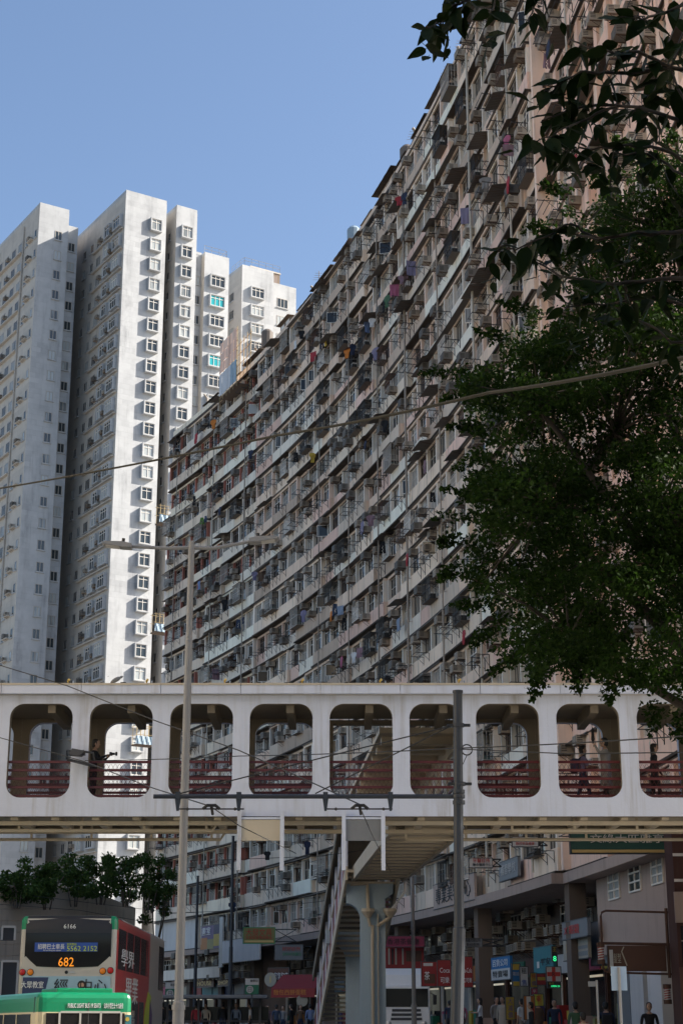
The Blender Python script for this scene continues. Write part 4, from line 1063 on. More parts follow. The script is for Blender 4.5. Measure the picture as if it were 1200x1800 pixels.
# ------------------------------------------------------------------ vehicles
def rbox(mb, x0, x1, y0, y1, z0, z1, r, matfn, cuts=(), seg=3, M=None):
    """box with rounded edges; matfn(centre, normal) names the material of each face"""
    bm = bmesh.new(); bmesh.ops.create_cube(bm, size=1)
    for v in bm.verts: v.co = Vector(((x0 + x1) / 2 + v.co.x * (x1 - x0), (y0 + y1) / 2 + v.co.y * (y1 - y0), (z0 + z1) / 2 + v.co.z * (z1 - z0)))
    if r: bmesh.ops.bevel(bm, geom=bm.edges[:], offset=r, segments=seg, affect='EDGES', profile=.6)
    for co, no in cuts: bmesh.ops.bisect_plane(bm, geom=bm.verts[:] + bm.edges[:] + bm.faces[:], plane_co=co, plane_no=no)
    bm.verts.index_update(); vs = [v.co.copy() for v in bm.verts]
    if M is not None: vs = [M @ v for v in vs]
    by = {}
    for f in bm.faces: by.setdefault(matfn(f.calc_center_median(), f.normal), []).append(tuple(v.index for v in f.verts))
    k = len(mb.v); mb.v.extend(tuple(v) for v in vs)
    for m, fs in by.items():
        i = mb.slot(m); mb.f.extend(tuple(a + k for a in f) for f in fs); mb.m.extend([i] * len(fs))
    bm.free()
plain('bus_white', (0.42, 0.40, 0.365), 0.4, var=0.16, scale=1.2)
plain('bus_silver', (0.42, 0.43, 0.45), 0.3, 0.3, var=0.06)
plain('bus_green', (0.0, 0.20, 0.088), 0.33, var=0.12)
plain('bus_black', (0.010, 0.010, 0.012), 0.16, spec=0.3)
plain('bus_top', (0.022, 0.023, 0.027), 0.4, spec=0.3)
plain('bus_red', (0.42, 0.04, 0.036), 0.32, var=0.1, scale=1.5)
plain('bus_cream', (0.60, 0.52, 0.33), 0.35, var=0.05)
plain('lens_red', (0.45, 0.01, 0.01), 0.15); plain('lens_amber', (0.70, 0.20, 0.01), 0.15)
plain('ad_blue', (0.30, 0.45, 0.55), 0.4, var=0.2, scale=2); plain('ad_navy', (0.02, 0.03, 0.09), 0.4)
plain('txt_white', (0.72, 0.72, 0.72), 0.5); plain('txt_black', (0.01, 0.01, 0.012), 0.6); plain('txt_red', (0.45, 0.03, 0.02), 0.5); plain('txt_green', (0.03, 0.25, 0.10), 0.5)
plain('txt_lime', (0.45, 0.55, 0.05), 0.5); plain('txt_gold', (0.50, 0.36, 0.14), 0.4, 0.3); plain('txt_orange', (0.62, 0.22, 0.03), 0.5); plain('banner_blue', (0.015, 0.06, 0.30), 0.4)
plain('skin', (0.42, 0.26, 0.18), 0.55); plain('hair', (0.012, 0.010, 0.009), 0.6)
def wheel(t, x, y, z, r=.5, w=.28):
    M = T(x, y, z) @ Matrix.Rotation(math.pi / 2, 4, 'Y')
    o = MB().lathe([(r * .6, -w / 2), (r * .95, -w / 2), (r, -w * .3), (r, w * .3), (r * .95, w / 2), (r * .6, w / 2)], 'tyre', 20, M).build('wheel', t, smooth=False)
    MB().lathe([(.05, -w * .52), (r * .5, -w * .5), (r * .6, -w * .3), (r * .6, w * .3), (r * .5, w * .5), (.05, w * .52)], 'steel', 16, M).build('rim', o)

BD_ = 41.0
bl, br_ = W(33, 1700, BD_), W(204, 1700, BD_); bw = br_.x - bl.x
t = thing('double_deck_bus', 'red and white double-deck bus seen from behind, route number 682', 'bus', ((bl.x + br_.x) / 2, BD_, gz(BD_)))
bh = W(120, 1609, BD_).z - gz(BD_); hw = bw / 2
L = lambda px, py: (W(px, py, BD_) - t.location)      # a photo point on the rear face, in bus coordinates
def busmat(c, n):
    if c.y < .22 and abs(c.x) > hw - .19 and c.z > bh - .33: return 'bus_green'
    if n.z > .7 and c.z > bh - .3: return 'bus_top' if c.y < 1.2 else 'bus_white'
    if n.y < -.6: return 'bus_white'
    if n.x > .6 and c.y < 7.2: return 'bus_red'
    return 'bus_white'
mb = MB(); rbox(mb, -hw, hw, 0, 11.2, .32, bh, .16, busmat, [((0, 7.2, 0), (0, 1, 0)), ((0, 0, bh - .33), (0, 0, 1)), ((0, .2, 0), (0, 1, 0)), ((0, 1.2, 0), (0, 1, 0))]); body = mb.build('body', t, smooth=False)
zt, zb = L(0, 1613).z, L(0, 1702).z
mb = MB(); n = 14; vs = []; fs = []                     # bowed black rear screen
xs_ = np.linspace(-hw + .13, hw - .13, n + 1)
for x in xs_:
    q = x / hw; sag = .05 * q * q
    for (zz, yy) in ((zb + .02 + sag, -.02), (zb + .5, -.055), (zt - .36, -.055), (zt - .06, -.03), (zt - .005 - .07 * q * q, .02)): vs.append((x, yy + .05 * q * q, zz))
for i in range(n):
    for j in range(4): a = i * 5 + j; fs.append((a, a + 5, a + 6, a + 1))
mb.add(vs, fs, 'bus_black')
for k, m in enumerate([2 * 0] * 0): pass
mb.m = [mb.slot('bus_top') if (i % 4) >= 2 else 0 for i in range(len(mb.f))]
mb.build('rear_screen', t, smooth=True, fix=False)
letter(t, '6166', .15, 'txt_white', L(121, 1690).x, -.06, L(0, 1628.5).z)
ba, bb = L(62, 1673), L(173, 1657); mb = MB(); mb.bx(ba.x, bb.x, -.07, -.058, ba.z, bb.z, 'banner_blue'); s_ = mb.build('banner', t)
letter(s_, '招聘巴士車長', .135, 'txt_white', (L(90, 1690).x), -.075, L(0, 1664).z, width=L(114, 1690).x - L(67, 1690).x)
letter(s_, 'We are hiring bus captains', .04, 'txt_white', (L(92, 1690).x), -.075, L(0, 1671).z)
letter(s_, '查詢電話', .06, 'txt_lime', L(126, 1690).x, -.075, L(0, 1660).z)
letter(s_, '5562 2152', .17, 'txt_lime', L(144.5, 1690).x, -.075, L(0, 1667.5).z, width=L(171, 1690).x - L(118, 1690).x)
letter(t, '682', .3, 'led_amber', L(117.5, 1690).x, -.065, L(0, 1691).z, width=L(131, 1690).x - L(104, 1690).x, name='route_number')
for px, py, m in ((40, 1709, 'lens_red'), (54, 1709, 'lens_amber'), (181, 1707, 'lens_amber'), (194.5, 1706, 'lens_red')):
    p = L(px, py); mb = MB(); M = T(p.x, -.0, p.z) @ Matrix.Rotation(math.pi / 2, 4, 'X'); mb.lathe([(.07, 0), (.07, .015), (.062, .03), (.03, .038), (.002, .04)], m, 14, M); mb.lathe([(.082, 0), (.082, .012), (.07, .016)], 'bus_black', 14, M); mb.build('rear_lamp', t, smooth=False)
p = L(117, 1709); mb = MB(); mb.lathe([(.04, 0), (.04, .012)], 'txt_black', 12, T(p.x, 0, p.z) @ Matrix.Rotation(math.pi / 2, 4, 'X')); mb.bx(p.x + .06, p.x + .2, -.012, 0, p.z - .02, p.z + .02, 'bus_silver'); mb.build('badge', t)
a, b = L(39, 1760), L(195, 1716); mb = MB(); mb.bx(a.x, b.x, -.022, 0, a.z, b.z, 'ad_blue'); ad = mb.build('advert_board', t)
a2, b2 = L(39, 1758), L(86, 1718); mb = MB(); mb.prism([(a2.x, a2.z), (b2.x - .1, a2.z), (b2.x, b2.z), (a2.x, b2.z)], 'y', -.03, -.022, 'ad_navy'); mb.build('advert_block', ad)
letter(ad, '大眾教室', .17, 'txt_white', L(60, 1690).x, -.036, L(0, 1731).z, width=L(80, 1690).x - L(41, 1690).x)
letter(ad, '經', .36, 'txt_black', L(110, 1690).x, -.034, L(0, 1733).z); letter(ad, '中心', .34, 'txt_black', L(167, 1690).x, -.034, L(0, 1733).z)
mb = MB(); q = L(144, 1731); mb.lathe([(.0, 0), (.1, .0), (.1, .004)], 'hair', 14, T(q.x, -.026, q.z) @ Matrix.Rotation(math.pi / 2, 4, 'X')); mb.lathe([(.0, 0), (.062, .0), (.06, .004)], 'skin', 14, T(q.x, -.031, q.z - .01) @ Matrix.Rotation(math.pi / 2, 4, 'X')); mb.bx(q.x - .13, q.x + .13, -.03, -.024, q.z - .4, q.z - .09, 'txt_white'); mb.build('portrait', ad)
for z0_, z1_, y1_ in ((2.9, 3.85, 6.6), (1.3, 2.2, 6.0)):
    mb = MB(); mb.bx(hw, hw + .012, .35, y1_, z0_, z1_, 'bus_black'); w_ = mb.build('side_window', t)
    for y in np.arange(1.8, y1_, 1.5): MB().bx(hw + .012, hw + .02, y - .03, y + .03, z0_, z1_, 'bus_red').build('pillar', w_)
mb = MB(); mb.bx(hw, hw + .012, 9.6, 10.9, 2.6, 3.85, 'bus_black'); mb.build('side_window', t)
def side_text(txt, size, mat, y, z, w): place('lettering', text_mesh(txt, size, mat, width=w), t, T(hw + .014, y, z, math.pi / 2))
side_text('畢業', .7, 'txt_white', 3.2, 2.45, 2.6); side_text('禮遇', .5, 'bus_white', 3.0, 1.75, 2.0); side_text('學界', .45, 'txt_white', 2.2, 3.2, 2.6)
mb = MB(); mb.prism([(5.9, .7), (7.3, .7), (7.9, 1.6), (7.7, 2.4), (7.0, 2.5), (6.3, 2.0)], 'x', hw + .001, hw + .012, 'txt_lime'); mb.prism([(7.2, 1.0), (8.0, 1.0), (8.1, 1.9), (7.5, 2.3)], 'x', hw + .012, hw + .018, 'sign_purple'); mb.prism([(4.0, .5), (6.1, .5), (6.1, 1.2), (4.0, 1.0)], 'x', hw, hw + .011, 'sign_orange'); mb.build('side_graphic', t)
for y in (2.4, 8.8):
    for sx in (-1, 1): wheel(t, sx * (hw - .16), y, .5)

# public light bus
MD = 36.0
p = W(152, 1744, MD); t = thing('minibus', 'cream minibus with green roof in front of the double-deck bus', 'minibus', (p.x, MD, gz(MD)), R(24))
mh = p.z; hw = 1.03
def mm(c, n): return 'bus_green' if c.z > mh - .40 else 'bus_cream'
mb = MB(); rbox(mb, -hw, hw, 0, 6.2, .3, mh, .2, mm, [((0, 0, mh - .40), (0, 0, 1))], seg=4); mb.build('body', t, smooth=False)
mb = MB(); rbox(mb, -.5, .72, .5, 1.8, mh - .02, mh + .09, .03, lambda c, n: 'bus_green'); mb.build('roof_vent', t)
zt = mh - .42; mb = MB(); mb.bx(-hw + .2, hw - .18, -.012, .02, zt - .85, zt, 'bus_black'); rw_ = mb.build('rear_window', t)
mb = MB(); x0 = -.55
for i in range(4): x = x0 + i * .44; mb.bx(x - .02, x + .02, -.03, -.012, zt - .85, zt + .02, 'bus_white')
mb.bx(x0 + .02, x0 + 1.3, -.03, -.012, zt, zt + .04, 'bus_white'); mb.build('window_frame', rw_)
letter(t, 'PUBLIC LIGHT BUS 19 SEATS', .13, 'txt_white', -.03, -.012, mh - .27, width=.70); letter(t, '19 SEATS', .13, 'txt_white', .42, -.012, mh - .27, width=.1) if False else None
letter(t, '公共小型巴士十九座位', .12, 'txt_white', .60, -.012, mh - .27, width=.42)
mb = MB(); mb.bx(hw - .165, hw - .03, -.014, .0, zt - .24, zt - .03, 'sign_teal'); st_ = mb.build('sticker', t); mb = MB(); mb.lathe([(.002, 0), (.045, 0), (.045, .004)], 'sign_yellow', 10, T(hw - .12, -.015, zt - .12) @ Matrix.Rotation(math.pi / 2, 4, 'X')); mb.build('sticker_mark', st_)
mb = MB(); mb.bx(-hw - .012, -hw + .02, .5, 5.6, zt - .8, zt - .02, 'bus_black'); sw = mb.build('side_window', t)
for y in (1.7, 2.9, 4.1): MB().bx(-hw - .02, -hw - .012, y - .03, y + .03, zt - .8, zt - .02, 'bus_cream').build('pillar', sw)
mb = MB(); mb.bx(-hw - .006, -hw + .1, .2, .24, mh - .42, mh - .1, 'dark_grey'); mb.bx(.06, .075, -.014, .0, .5, mh - .2, 'dark_grey'); mb.build('trim_strip', t)
mb = MB(); mb.bx(-hw - .01, hw + .01, -.1, .1, .32, .55, 'dark_grey'); mb.build('bumper', t)
for sx in (-1, 1):
    mb = MB(); mb.bx(sx * (hw - .16) - .09, sx * (hw - .16) + .09, -.02, .02, .75, 1.05, 'lens_red'); mb.build('rear_lamp', t)
    for y in (1.3, 4.9): wheel(t, sx * (hw - .14), y, .38, .38, .22)

# white lorry under the walkway
TD = 83.0
p = W(713, 1700, TD); t = thing('lorry', 'white lorry with rounded wind deflector facing the camera behind the column', 'lorry', (p.x, TD, gz(TD)))
hw = 1.15; k = 1.0
top = p.z - gz(TD)
rb = lambda *a, **kw: None
mb = MB(); rbox(mb, -hw, hw, 0, 2.0, .55, top - .85, .1, lambda c, n: 'white'); mb.build('cab', t)
mb = MB(); mb.prism([(.35, top - .86), (.5, top - .35), (.9, top - .05), (2.0, top), (2.0, top - .86)], 'x', -hw + .08, hw - .08, 'white'); mb.build('wind_deflector', t)
mb = MB(); mb.bx(-hw + .1, hw - .1, -.02, .03, top - 1.85, top - 1.0, 'bus_black'); mb.build('windscreen', t)
mb = MB()
for i in range(3): mb.bx(-.75 + i * .03, .75 - i * .03, -.03, .02, 1.0 + i * .2, 1.12 + i * .2, 'dark_grey')
mb.build('grille', t)
mb = MB(); mb.bx(-hw - .02, hw + .02, -.12, .1, .4, .72, 'sign_grey'); mb.build('bumper', t)
for sx in (-1, 1):
    mb = MB(); mb.lathe([(.002, .03), (.13, .0), (.13, -.04)], 'steel', 12, T(sx * .85, -.03, .85) @ Matrix.Rotation(math.pi / 2, 4, 'X')); mb.build('headlight', t)
    mb = MB(); mb.tube([(sx * hw, .1, top - 1.2), (sx * (hw + .22), -.1, top - 1.3)], .02, 'black', 5); mb.bx(sx * (hw + .22) - .09, sx * (hw + .22) + .09, -.14, -.08, top - 1.75, top - 1.3, 'black'); mb.build('mirror', t)
    for y in (1.0, 6.5): wheel(t, sx * (hw - .15), y, .45, .45, .26)
mb = MB(); mb.bx(-hw - .05, hw + .05, 2.2, 8.6, 1.0, top - .1, 'bus_silver'); mb.build('cargo_box', t)
mb = MB(); mb.bx(-.5, .5, 1.9, 8.4, .7, 1.0, 'dark_grey'); mb.build('chassis', t)

# ------------------------------------------------------------------ lamp posts, tram poles, wires
def lamp_post(px_top, py_top, D, label, r0=.058, r1=.078, arms=True):
    p = W(px_top, py_top, D); g_ = gz(D); h = p.z - g_
    t = thing('street_lamp', label, 'street lamp', (p.x, D, g_))
    hb = min(2.0, h * .25)
    hb = (W(0, 1762, D).z - g_) if D < 40 else (W(0, 1765, D).z - g_)
    hb = max(.8, hb)
    MB().tube([(0, 0, 0), (0, 0, hb - .1), (0, 0, hb), (0, 0, hb + .02), (0, 0, h - 1.8), (0, 0, h - 1.78), (0, 0, h)], [.1, .1, .095, r1, r0 + .008, r0, r0], 'lamp_grey', 14).build('post', t, smooth=False)
    MB().tube([(0, 0, hb - .12), (0, 0, hb - .04)], .115, 'lamp_grey', 14).build('collar', t)
    if arms:
        for sx, reach in ((-1, 1.15), (1, 1.1)):
            MB().tube([(0, 0, h - .06), (sx * .4, .02, h - .07), (sx * reach, .06, h - .02 + (.1 if sx > 0 else 0))], [.04, .036, .03], 'lamp_grey', 8).build('arm', t)
            mb = MB(); x = sx * reach; dz = .0 if sx < 0 else .1
            M = T(x, .06, h - .02 + dz) @ Matrix.Rotation(R(-6 * sx), 4, 'Y')
            q = [(-.05, -.035), (.12, -.045), (.46, -.025), (.5, .0), (.42, .03), (.12, .055), (-.05, .035)]
            mb.prism([(a * sx, b) for a, b in q], 'y', -.12, .12, 'lamp_grey', M); mb.bx(sx * .17, sx * .42, -.09, .09, -.05, -.03, 'paper_white', M); mb.lathe([(.03, 0), (.03, .08)], 'black', 8, M @ T(sx * .12, 0, .06)); mb.build('lamp_head', t)
        mb = MB(); mb.tube([(0, 0, h), (0, 0, h + .06)], .05, 'lamp_grey', 10); mb.build('cap', t)
    return t
lamp_post(337, 957, 29.0, 'tall pale grey double-arm street lamp in front of the footbridge')
lamp_post(723, 1440, 64.0, 'slender pale street lamp right of the blue column', arms=True)
mb = MB(); pt = W(330, 1700, 29)
def tram_pole(px, py, D, label, arm_px=None, arm_py=None):
    p = W(px, py, D); g_ = gz(D); t = thing('tram_pole', label, 'tram pole', (p.x, D, g_)); h = p.z - g_; s = D / 28
    lean = .12 / 28 * D * .0
    b = W(794, 1800, D).x - p.x if D < 40 else 0
    z1 = (W(0, 1632, D).z - g_) if D < 40 else h * .45
    MB().tube([(b, 0, 0), (b * .3, 0, z1), (b * .3, 0, z1 + .02), (0, 0, h)], [.115, .105, .085, .078], 'pole_blue', 14).build('post', t)
    mb = MB(); mb.tube([(0, 0, h - .02), (0, 0, h + .02)], .09, 'pole_blue', 12); mb.build('cap', t)
    if arm_px:
        za = W(arm_px, arm_py, D).z - g_; xa = W(arm_px, arm_py, D).x - p.x
        MB().tube([(0, 0, za), (xa, 0, za)], .038, 'pole_blue', 8).build('bracket_arm', t)
        for zz in (za, za + .08, za - .1): MB().tube([(b * .1, 0, zz - .03), (b * .1, 0, zz + .03)], .105, 'pole_blue', 12).build('clamp', t)
        for zc in (W(0, 1275, D).z - g_, W(0, 1378, D).z - g_): mb = MB(); mb.tube([(0, 0, zc - .03), (0, 0, zc + .03)], .1, 'pole_blue', 10); mb.bx(-.2, .2, -.04, .04, zc - .02, zc + .02, 'black'); mb.build('clamp', t)
        for hx in ((313, 420, 572, 686) if D < 40 else ()):
            x = W(hx, 1400, D).x - p.x; mb = MB(); mb.prism([(x - .05, za - .03), (x + .05, za - .03), (x + .02, za - .24), (x - .02, za - .24)], 'y', -.03, .03, 'pole_blue'); mb.bx(x - .04, x + .04, -.05, .05, za - .045, za + .07, 'pole_blue'); mb.build('hanger', t)
        for hx in ((372, 632) if D < 40 else ()):
            x = W(hx, 1400, D).x - p.x; z = za - .21
            mb = MB(); mb.tube([(x - .55, 0, z), (x + .55, 0, z)], .013, 'black', 5); mb.tube([(x - .14, 0, z), (x - .07, 0, z + .06), (x + .07, 0, z + .06), (x + .14, 0, z)], .03, 'black', 6); mb.tube([(x, 0, z + .05), (x + .02, .1, z - .08)], .025, 'black', 5)
            for q in (-.4, .4): mb.lathe([(.01, -.03), (.03, 0), (.01, .03)], 'black', 8, T(x + q, 0, z) @ Matrix.Rotation(math.pi / 2, 4, 'Y'))
            mb.build('wire_insulator', t)
    return t
tram_pole(804, 1216, 28.0, 'dark blue tram pole carrying a long bracket arm in front of the footbridge', 270, 1400)
tram_pole(410, 1470, 92.0, 'dark tram pole farther up the street beside the yellow sign')
tram_pole(348, 1540, 104.0, 'thin dark tram pole left of the poster on the far block')
def wire_(pts, r, label, mat='wire_black', sag=0.0, name='overhead_wire', n=10):
    P = [W(*p) for p in pts]; out = []
    for a, b in zip(P[:-1], P[1:]):
        for i in range(n): f = i / n; q = a.lerp(b, f); q.z -= sag * 4 * f * (1 - f); out.append(q)
    out.append(P[-1]); c = out[0].copy()
    mb = MB(); mb.tube([q - c for q in out], r, mat, 6)
    return tag(mb.build(name, None, Matrix.Translation(c)), label, 'cable')
wire_([(-40, 865, 27), (490, 765, 20), (860, 690, 16.5), (1240, 620, 13)], [.014 + .007 * i / 30 for i in range(31)], 'thick tan cable crossing the picture in front of the tree', 'rope_tan', .03)
wire_([(-30, 1160, 38), (120, 1206, 36.5), (268, 1265, 35), (420, 1319, 33), (549, 1376, 30.5), (632, 1414, 28)], .012, 'black wire falling from the left edge to the right insulator')
wire_([(-30, 1288, 38), (150, 1339, 36), (262, 1383, 33), (372, 1418, 28)], .011, 'black wire falling from the left edge to the left insulator')
wire_([(374, 1420, 28), (420, 1451, 31), (520, 1500, 40)], .009, 'thin wire running from the left insulator under the footbridge')
wire_([(150, 1337, 41.8), (420, 1329, 36), (813, 1315, 28)], .011, 'level black wire between the flood light and the tram pole', sag=.02)
wire_([(811, 1315, 28), (1240, 1291, 24)], .011, 'black wire running right from the tram pole, the upper of two', sag=.02)
wire_([(811, 1317, 28), (1000, 1325, 26), (1240, 1322, 24)], .010, 'black wire running right from the tram pole, the lower of two')
wire_([(797, 1275, 28), (578, 1329, 28), (308, 1397, 28)], .012, 'long stay wire from the tram pole to the end of its arm')
wire_([(790, 1277, 28), (554, 1395, 28)], .012, 'short stay wire from the tram pole to the middle of its arm')
wire_([(632, 1418, 28), (655, 1470, 36), (700, 1560, 75)], .009, 'contact wire running up the street past the blue column')
wire_([(380, 1512, 60), (560, 1505, 60), (760, 1478, 58), (1240, 1480, 52)], .012, 'thin span wire under the footbridge across the street')
wire_([(300, 1606, 80), (420, 1600, 80), (560, 1585, 80), (640, 1572, 78)], .013, 'span wire before the yellow shop sign')
wire_([(-20, 1588, 80), (140, 1600, 80), (280, 1625, 85)], .012, 'span wire above the double-deck bus')
wire_([(60, 1575, 90), (300, 1604, 90), (410, 1602, 92)], .012, 'span wire before the retaining wall')
p = W(820, 1318, 28); mb = MB(); mb.tube([(.09 * math.cos(a), 0, .09 * math.sin(a)) for a in np.linspace(0, 6.6, 20)], .012, 'black', 5, cap=True); mb.tube([(.0, 0, -.09), (-.1, 0, -.3), (-.16, 0, -.42)], .007, 'black', 5)
tag(mb.build('wire_coil', None, Matrix.Translation(p)), 'small coil of black wire beside the tram pole', 'wire coil')
# ------------------------------------------------------------------ signs
def sign(px0, px1, py0, py1, D, face, lines, label, name='shop_sign', cat='sign', yaw=0.0, edge='dark_grey', th=.12, bracket=0, bars=()):
    """board facing the camera; lines = (text, height px, centre px x, centre px y, colour, width px)"""
    a, b = W(px0, py1, D), W(px1, py0, D); c = (a + b) / 2; sc = (b.x - a.x) / (px1 - px0)
    t = thing(name, label, cat, (c.x, D, c.z), yaw)
    w, h = (b.x - a.x) / 2 / max(.2, math.cos(yaw)), (b.z - a.z) / 2
    mb = MB(); mb.bx(-w, w, -th / 2, th / 2, -h, h, face); mb.build('board', t)
    e = max(.02, .03 * D / 80)
    mb = MB()
    for s in (-1, 1): mb.bx(-w - e, w + e, -th / 2 - .02, th / 2 + .02, s * h + (0 if s > 0 else -e), s * h + (e if s > 0 else 0), edge); mb.bx(s * w + (0 if s > 0 else -e), s * w + (e if s > 0 else 0), -th / 2 - .02, th / 2 + .02, -h, h, edge)
    mb.build('frame', t)
    for (x0, x1, y0, y1, m) in bars:
        f = lambda px: (px - (px0 + px1) / 2) * sc / max(.2, math.cos(yaw)); g_ = lambda py: ((py0 + py1) / 2 - py) * sc
        mb = MB(); mb.bx(f(x0), f(x1), -th / 2 - .012, -th / 2, g_(y1), g_(y0), m); mb.build('panel', t)
    for (tx, hp, cx_, cy_, m, wp) in lines:
        letter(t, tx, hp * sc * 1.25, m, (cx_ - (px0 + px1) / 2) * sc / max(.2, math.cos(yaw)), -th / 2 - .02, ((py0 + py1) / 2 - cy_) * sc, width=wp * sc / max(.2, math.cos(yaw)))
    if bracket:
        mb = MB(); x = w if bracket > 0 else -w; Lb = abs(bracket)
        for z in (h * .8, -h * .8): mb.tube([(x, 0, z), (x + Lb * (1 if bracket > 0 else -1), 0, z)], .035, 'rack_black', 5)
        mb.tube([(x, 0, h * .8), (x + Lb * (1 if bracket > 0 else -1), 0, -h * .8)], .025, 'rack_black', 5); mb.tube([(x, 0, -h * .8), (x + Lb * (1 if bracket > 0 else -1), 0, h * .8)], .025, 'rack_black', 5)
        mb.build('bracket', t)
    return t
def flush(px0, px1, py0, py1, off, face, lines, label, th=.14, **kw):
    """board lying along the curved street front between two photo columns"""
    s0, _ = facade_hit(px1, (py0 + py1) / 2, off); s1, _ = facade_hit(px0, (py0 + py1) / 2, off)
    s = (s0 + s1) / 2; p = FP(s, off); L_ = max(.3, abs(s1 - s0)); _, z0 = facade_hit((px0 + px1) / 2, py1, off); _, z1 = facade_hit((px0 + px1) / 2, py0, off)
    t = thing(kw.get('name', 'shop_sign'), label, kw.get('cat', 'sign'), (p.x, p.y, (z0 + z1) / 2), math.atan2(-math.cos(PHI(s)), -math.sin(PHI(s))) + math.pi / 2 - math.pi / 2)
    ps = math.atan2(-math.cos(PHI(s)), -math.sin(PHI(s))); t.rotation_euler = (0, 0, ps)
    w, h = L_ / 2, (z1 - z0) / 2
    mb = MB(); mb.bx(-w, w, 0, th, -h, h, face); mb.build('board', t)
    mb = MB()
    for q in (-1, 1): mb.bx(-w - .03, w + .03, -.02, th, q * h - (.0 if q > 0 else .04), q * h + (.04 if q > 0 else 0), 'dark_grey')
    mb.build('frame', t)
    for (fx0, fx1, fz0, fz1, m) in kw.get('bars', ()): mb = MB(); mb.bx(lerp(-w, w, fx0), lerp(-w, w, fx1), -.012, 0, lerp(-h, h, fz0), lerp(-h, h, fz1), m); mb.build('panel', t)
    for (tx, fh, fx, fz, m, fw) in lines: letter(t, tx, fh * 2 * h * 1.2, m, lerp(-w, w, fx), -.03, lerp(-h, h, fz), width=fw * 2 * w)
    return t
sign(428, 483, 1631, 1658, 118, 'sign_olive', [('大發文具', 10, 455, 1639, 'txt_red', 46), ('文具批發禮品精品', 5, 455, 1648, 'txt_red', 46)], 'yellow stationery sign with large red characters hung over the street', bracket=1.5, edge='txt_green', bars=((430, 481, 1653, 1656, 'txt_gold'),))
sign(483, 532, 1661, 1687, 116, 'sign_grey', [('好好診所', 6, 512, 1668, 'txt_red', 32), ('全科中西醫生', 5, 513, 1677, 'txt_green', 34)], 'faded white clinic sign below the yellow stationery sign', bracket=.6)
sign(472, 509, 1702, 1738, 106, 'sign_brown', [('和氣包店', 11, 495, 1716, 'txt_white', 25), ('Bakery Shop', 3.5, 494, 1730, 'txt_white', 18)], 'brown bakery sign with pale round emblem and white characters', yaw=R(-28), bars=())
p = W(476, 1722, 105.6); mb = MB(); mb.lathe([(.002, .06), (.42, .06), (.42, 0)], 'sign_cream', 20, T(0, 0, 0) @ Matrix.Rotation(math.pi / 2, 4, 'X')); mb.bx(-.04, .04, -.075, -.06, -.2, .2, 'txt_gold'); tag(mb.build('round_emblem', None, T(p.x, p.y, p.z, R(-28))), 'cream round emblem at the left end of the brown bakery sign', 'emblem')
# red awning
p = W(522, 1735, 104); t = thing('awning', 'red canvas shop awning with orange lettered valance beside the bakery', 'awning', (p.x, p.y, p.z), R(-20))
mb = MB(); mb.prism([(-.9, -.5), (-.9, -.1), (.9, .75), (.9, .65)], 'x', -1.3, 1.5, 'sign_red'); mb.build('canvas', t)
mb = MB(); mb.bx(-1.3, 1.5, -.93, -.9, -.62, -.1, 'sign_red'); v_ = mb.build('valance', t); letter(v_, '麵包西餅蛋糕', .34, 'txt_orange', -.1, -.945, -.32, width=2.1)
mb = MB(); mb.prism([(-.9, -.5), (-.9, -.1), (.9, .7), (.9, -.5)], 'x', -1.32, -1.29, 'sign_red'); mb.prism([(-.9, -.5), (-.9, -.1), (.9, .7), (.9, -.5)], 'x', 1.5, 1.53, 'sign_red'); mb.build('side_flap', t)
p = W(531, 1759, 103); mb = MB(); mb.lathe([(.002, .06), (.34, .06), (.34, -.06), (.002, -.06)], 'sign_cream', 20, Matrix.Rotation(math.pi / 2, 4, 'X')); tag(mb.build('round_sign', None, Matrix.Translation(p)), 'pale round hanging sign under the red awning', 'sign')
def stop_sign(px, py, D, label):
    p = W(px, py, D); t = thing('tram_stop_sign', label, 'sign', (p.x, D, p.z)); s = 23 / F * D / 2
    mb = MB(); mb.bx(-s, s, -.04, .04, .15 * s, 1.05 * s, 'paper_white'); mb.build('top_board', t)
    mb = MB(); mb.bx(-s, s, -.045, .045, -1.2 * s, .15 * s, 'sign_green'); g_ = mb.build('green_board', t)
    mb = MB(); mb.lathe([(.002, .02), (.52 * s, .02), (.52 * s, 0)], 'paper_white', 18, T(-.3 * s, -.045, -.5 * s) @ Matrix.Rotation(math.pi / 2, 4, 'X')); mb.build('roundel', g_)
    letter(g_, '日', .8 * s, 'txt_black', -.3 * s, -.075, -.5 * s); letter(t, '電車站', .4 * s, 'txt_black', .3 * s, -.05, .72 * s)
    mb = MB(); mb.tube([(0, .06, -3 * s), (0, .06, s)], .04, 'dark_grey', 6); mb.build('post', t)
stop_sign(443, 1733, 84, 'green and white stop sign with round emblem, nearer the bakery')
stop_sign(303, 1740, 92, 'green and white stop sign with round emblem, beside the bus')
# long tram shelter
a, b = W(285, 1752, 88), W(470, 1757, 86); t = thing('tram_shelter', 'low grey tram shelter roof with waiting people beneath it', 'shelter', ((a.x + b.x) / 2, 87, gz(87))); w = (b.x - a.x) / 2; zr_ = a.z - gz(87)
mb = MB(); rbox(mb, -w, w, -1.0, 1.0, zr_ - .12, zr_ + .06, .05, lambda c, n: 'sign_grey'); mb.build('roof', t)
for x in np.linspace(-w + .4, w - .4, 4): mb = MB(); mb.bx(x - .06, x + .06, -.06, .06, 0, zr_ - .12, 'dark_grey'); mb.build('post', t)
mb = MB(); mb.bx(-w, w, .8, .86, .9, zr_ - .5, 'bus_black'); mb.build('back_panel', t)
mb = MB(); mb.bx(-w, w, -.95, -.9, .95, 1.0, 'dark_grey'); mb.bx(-w, w, -.95, -.9, .5, .54, 'dark_grey'); mb.build('railing', t)
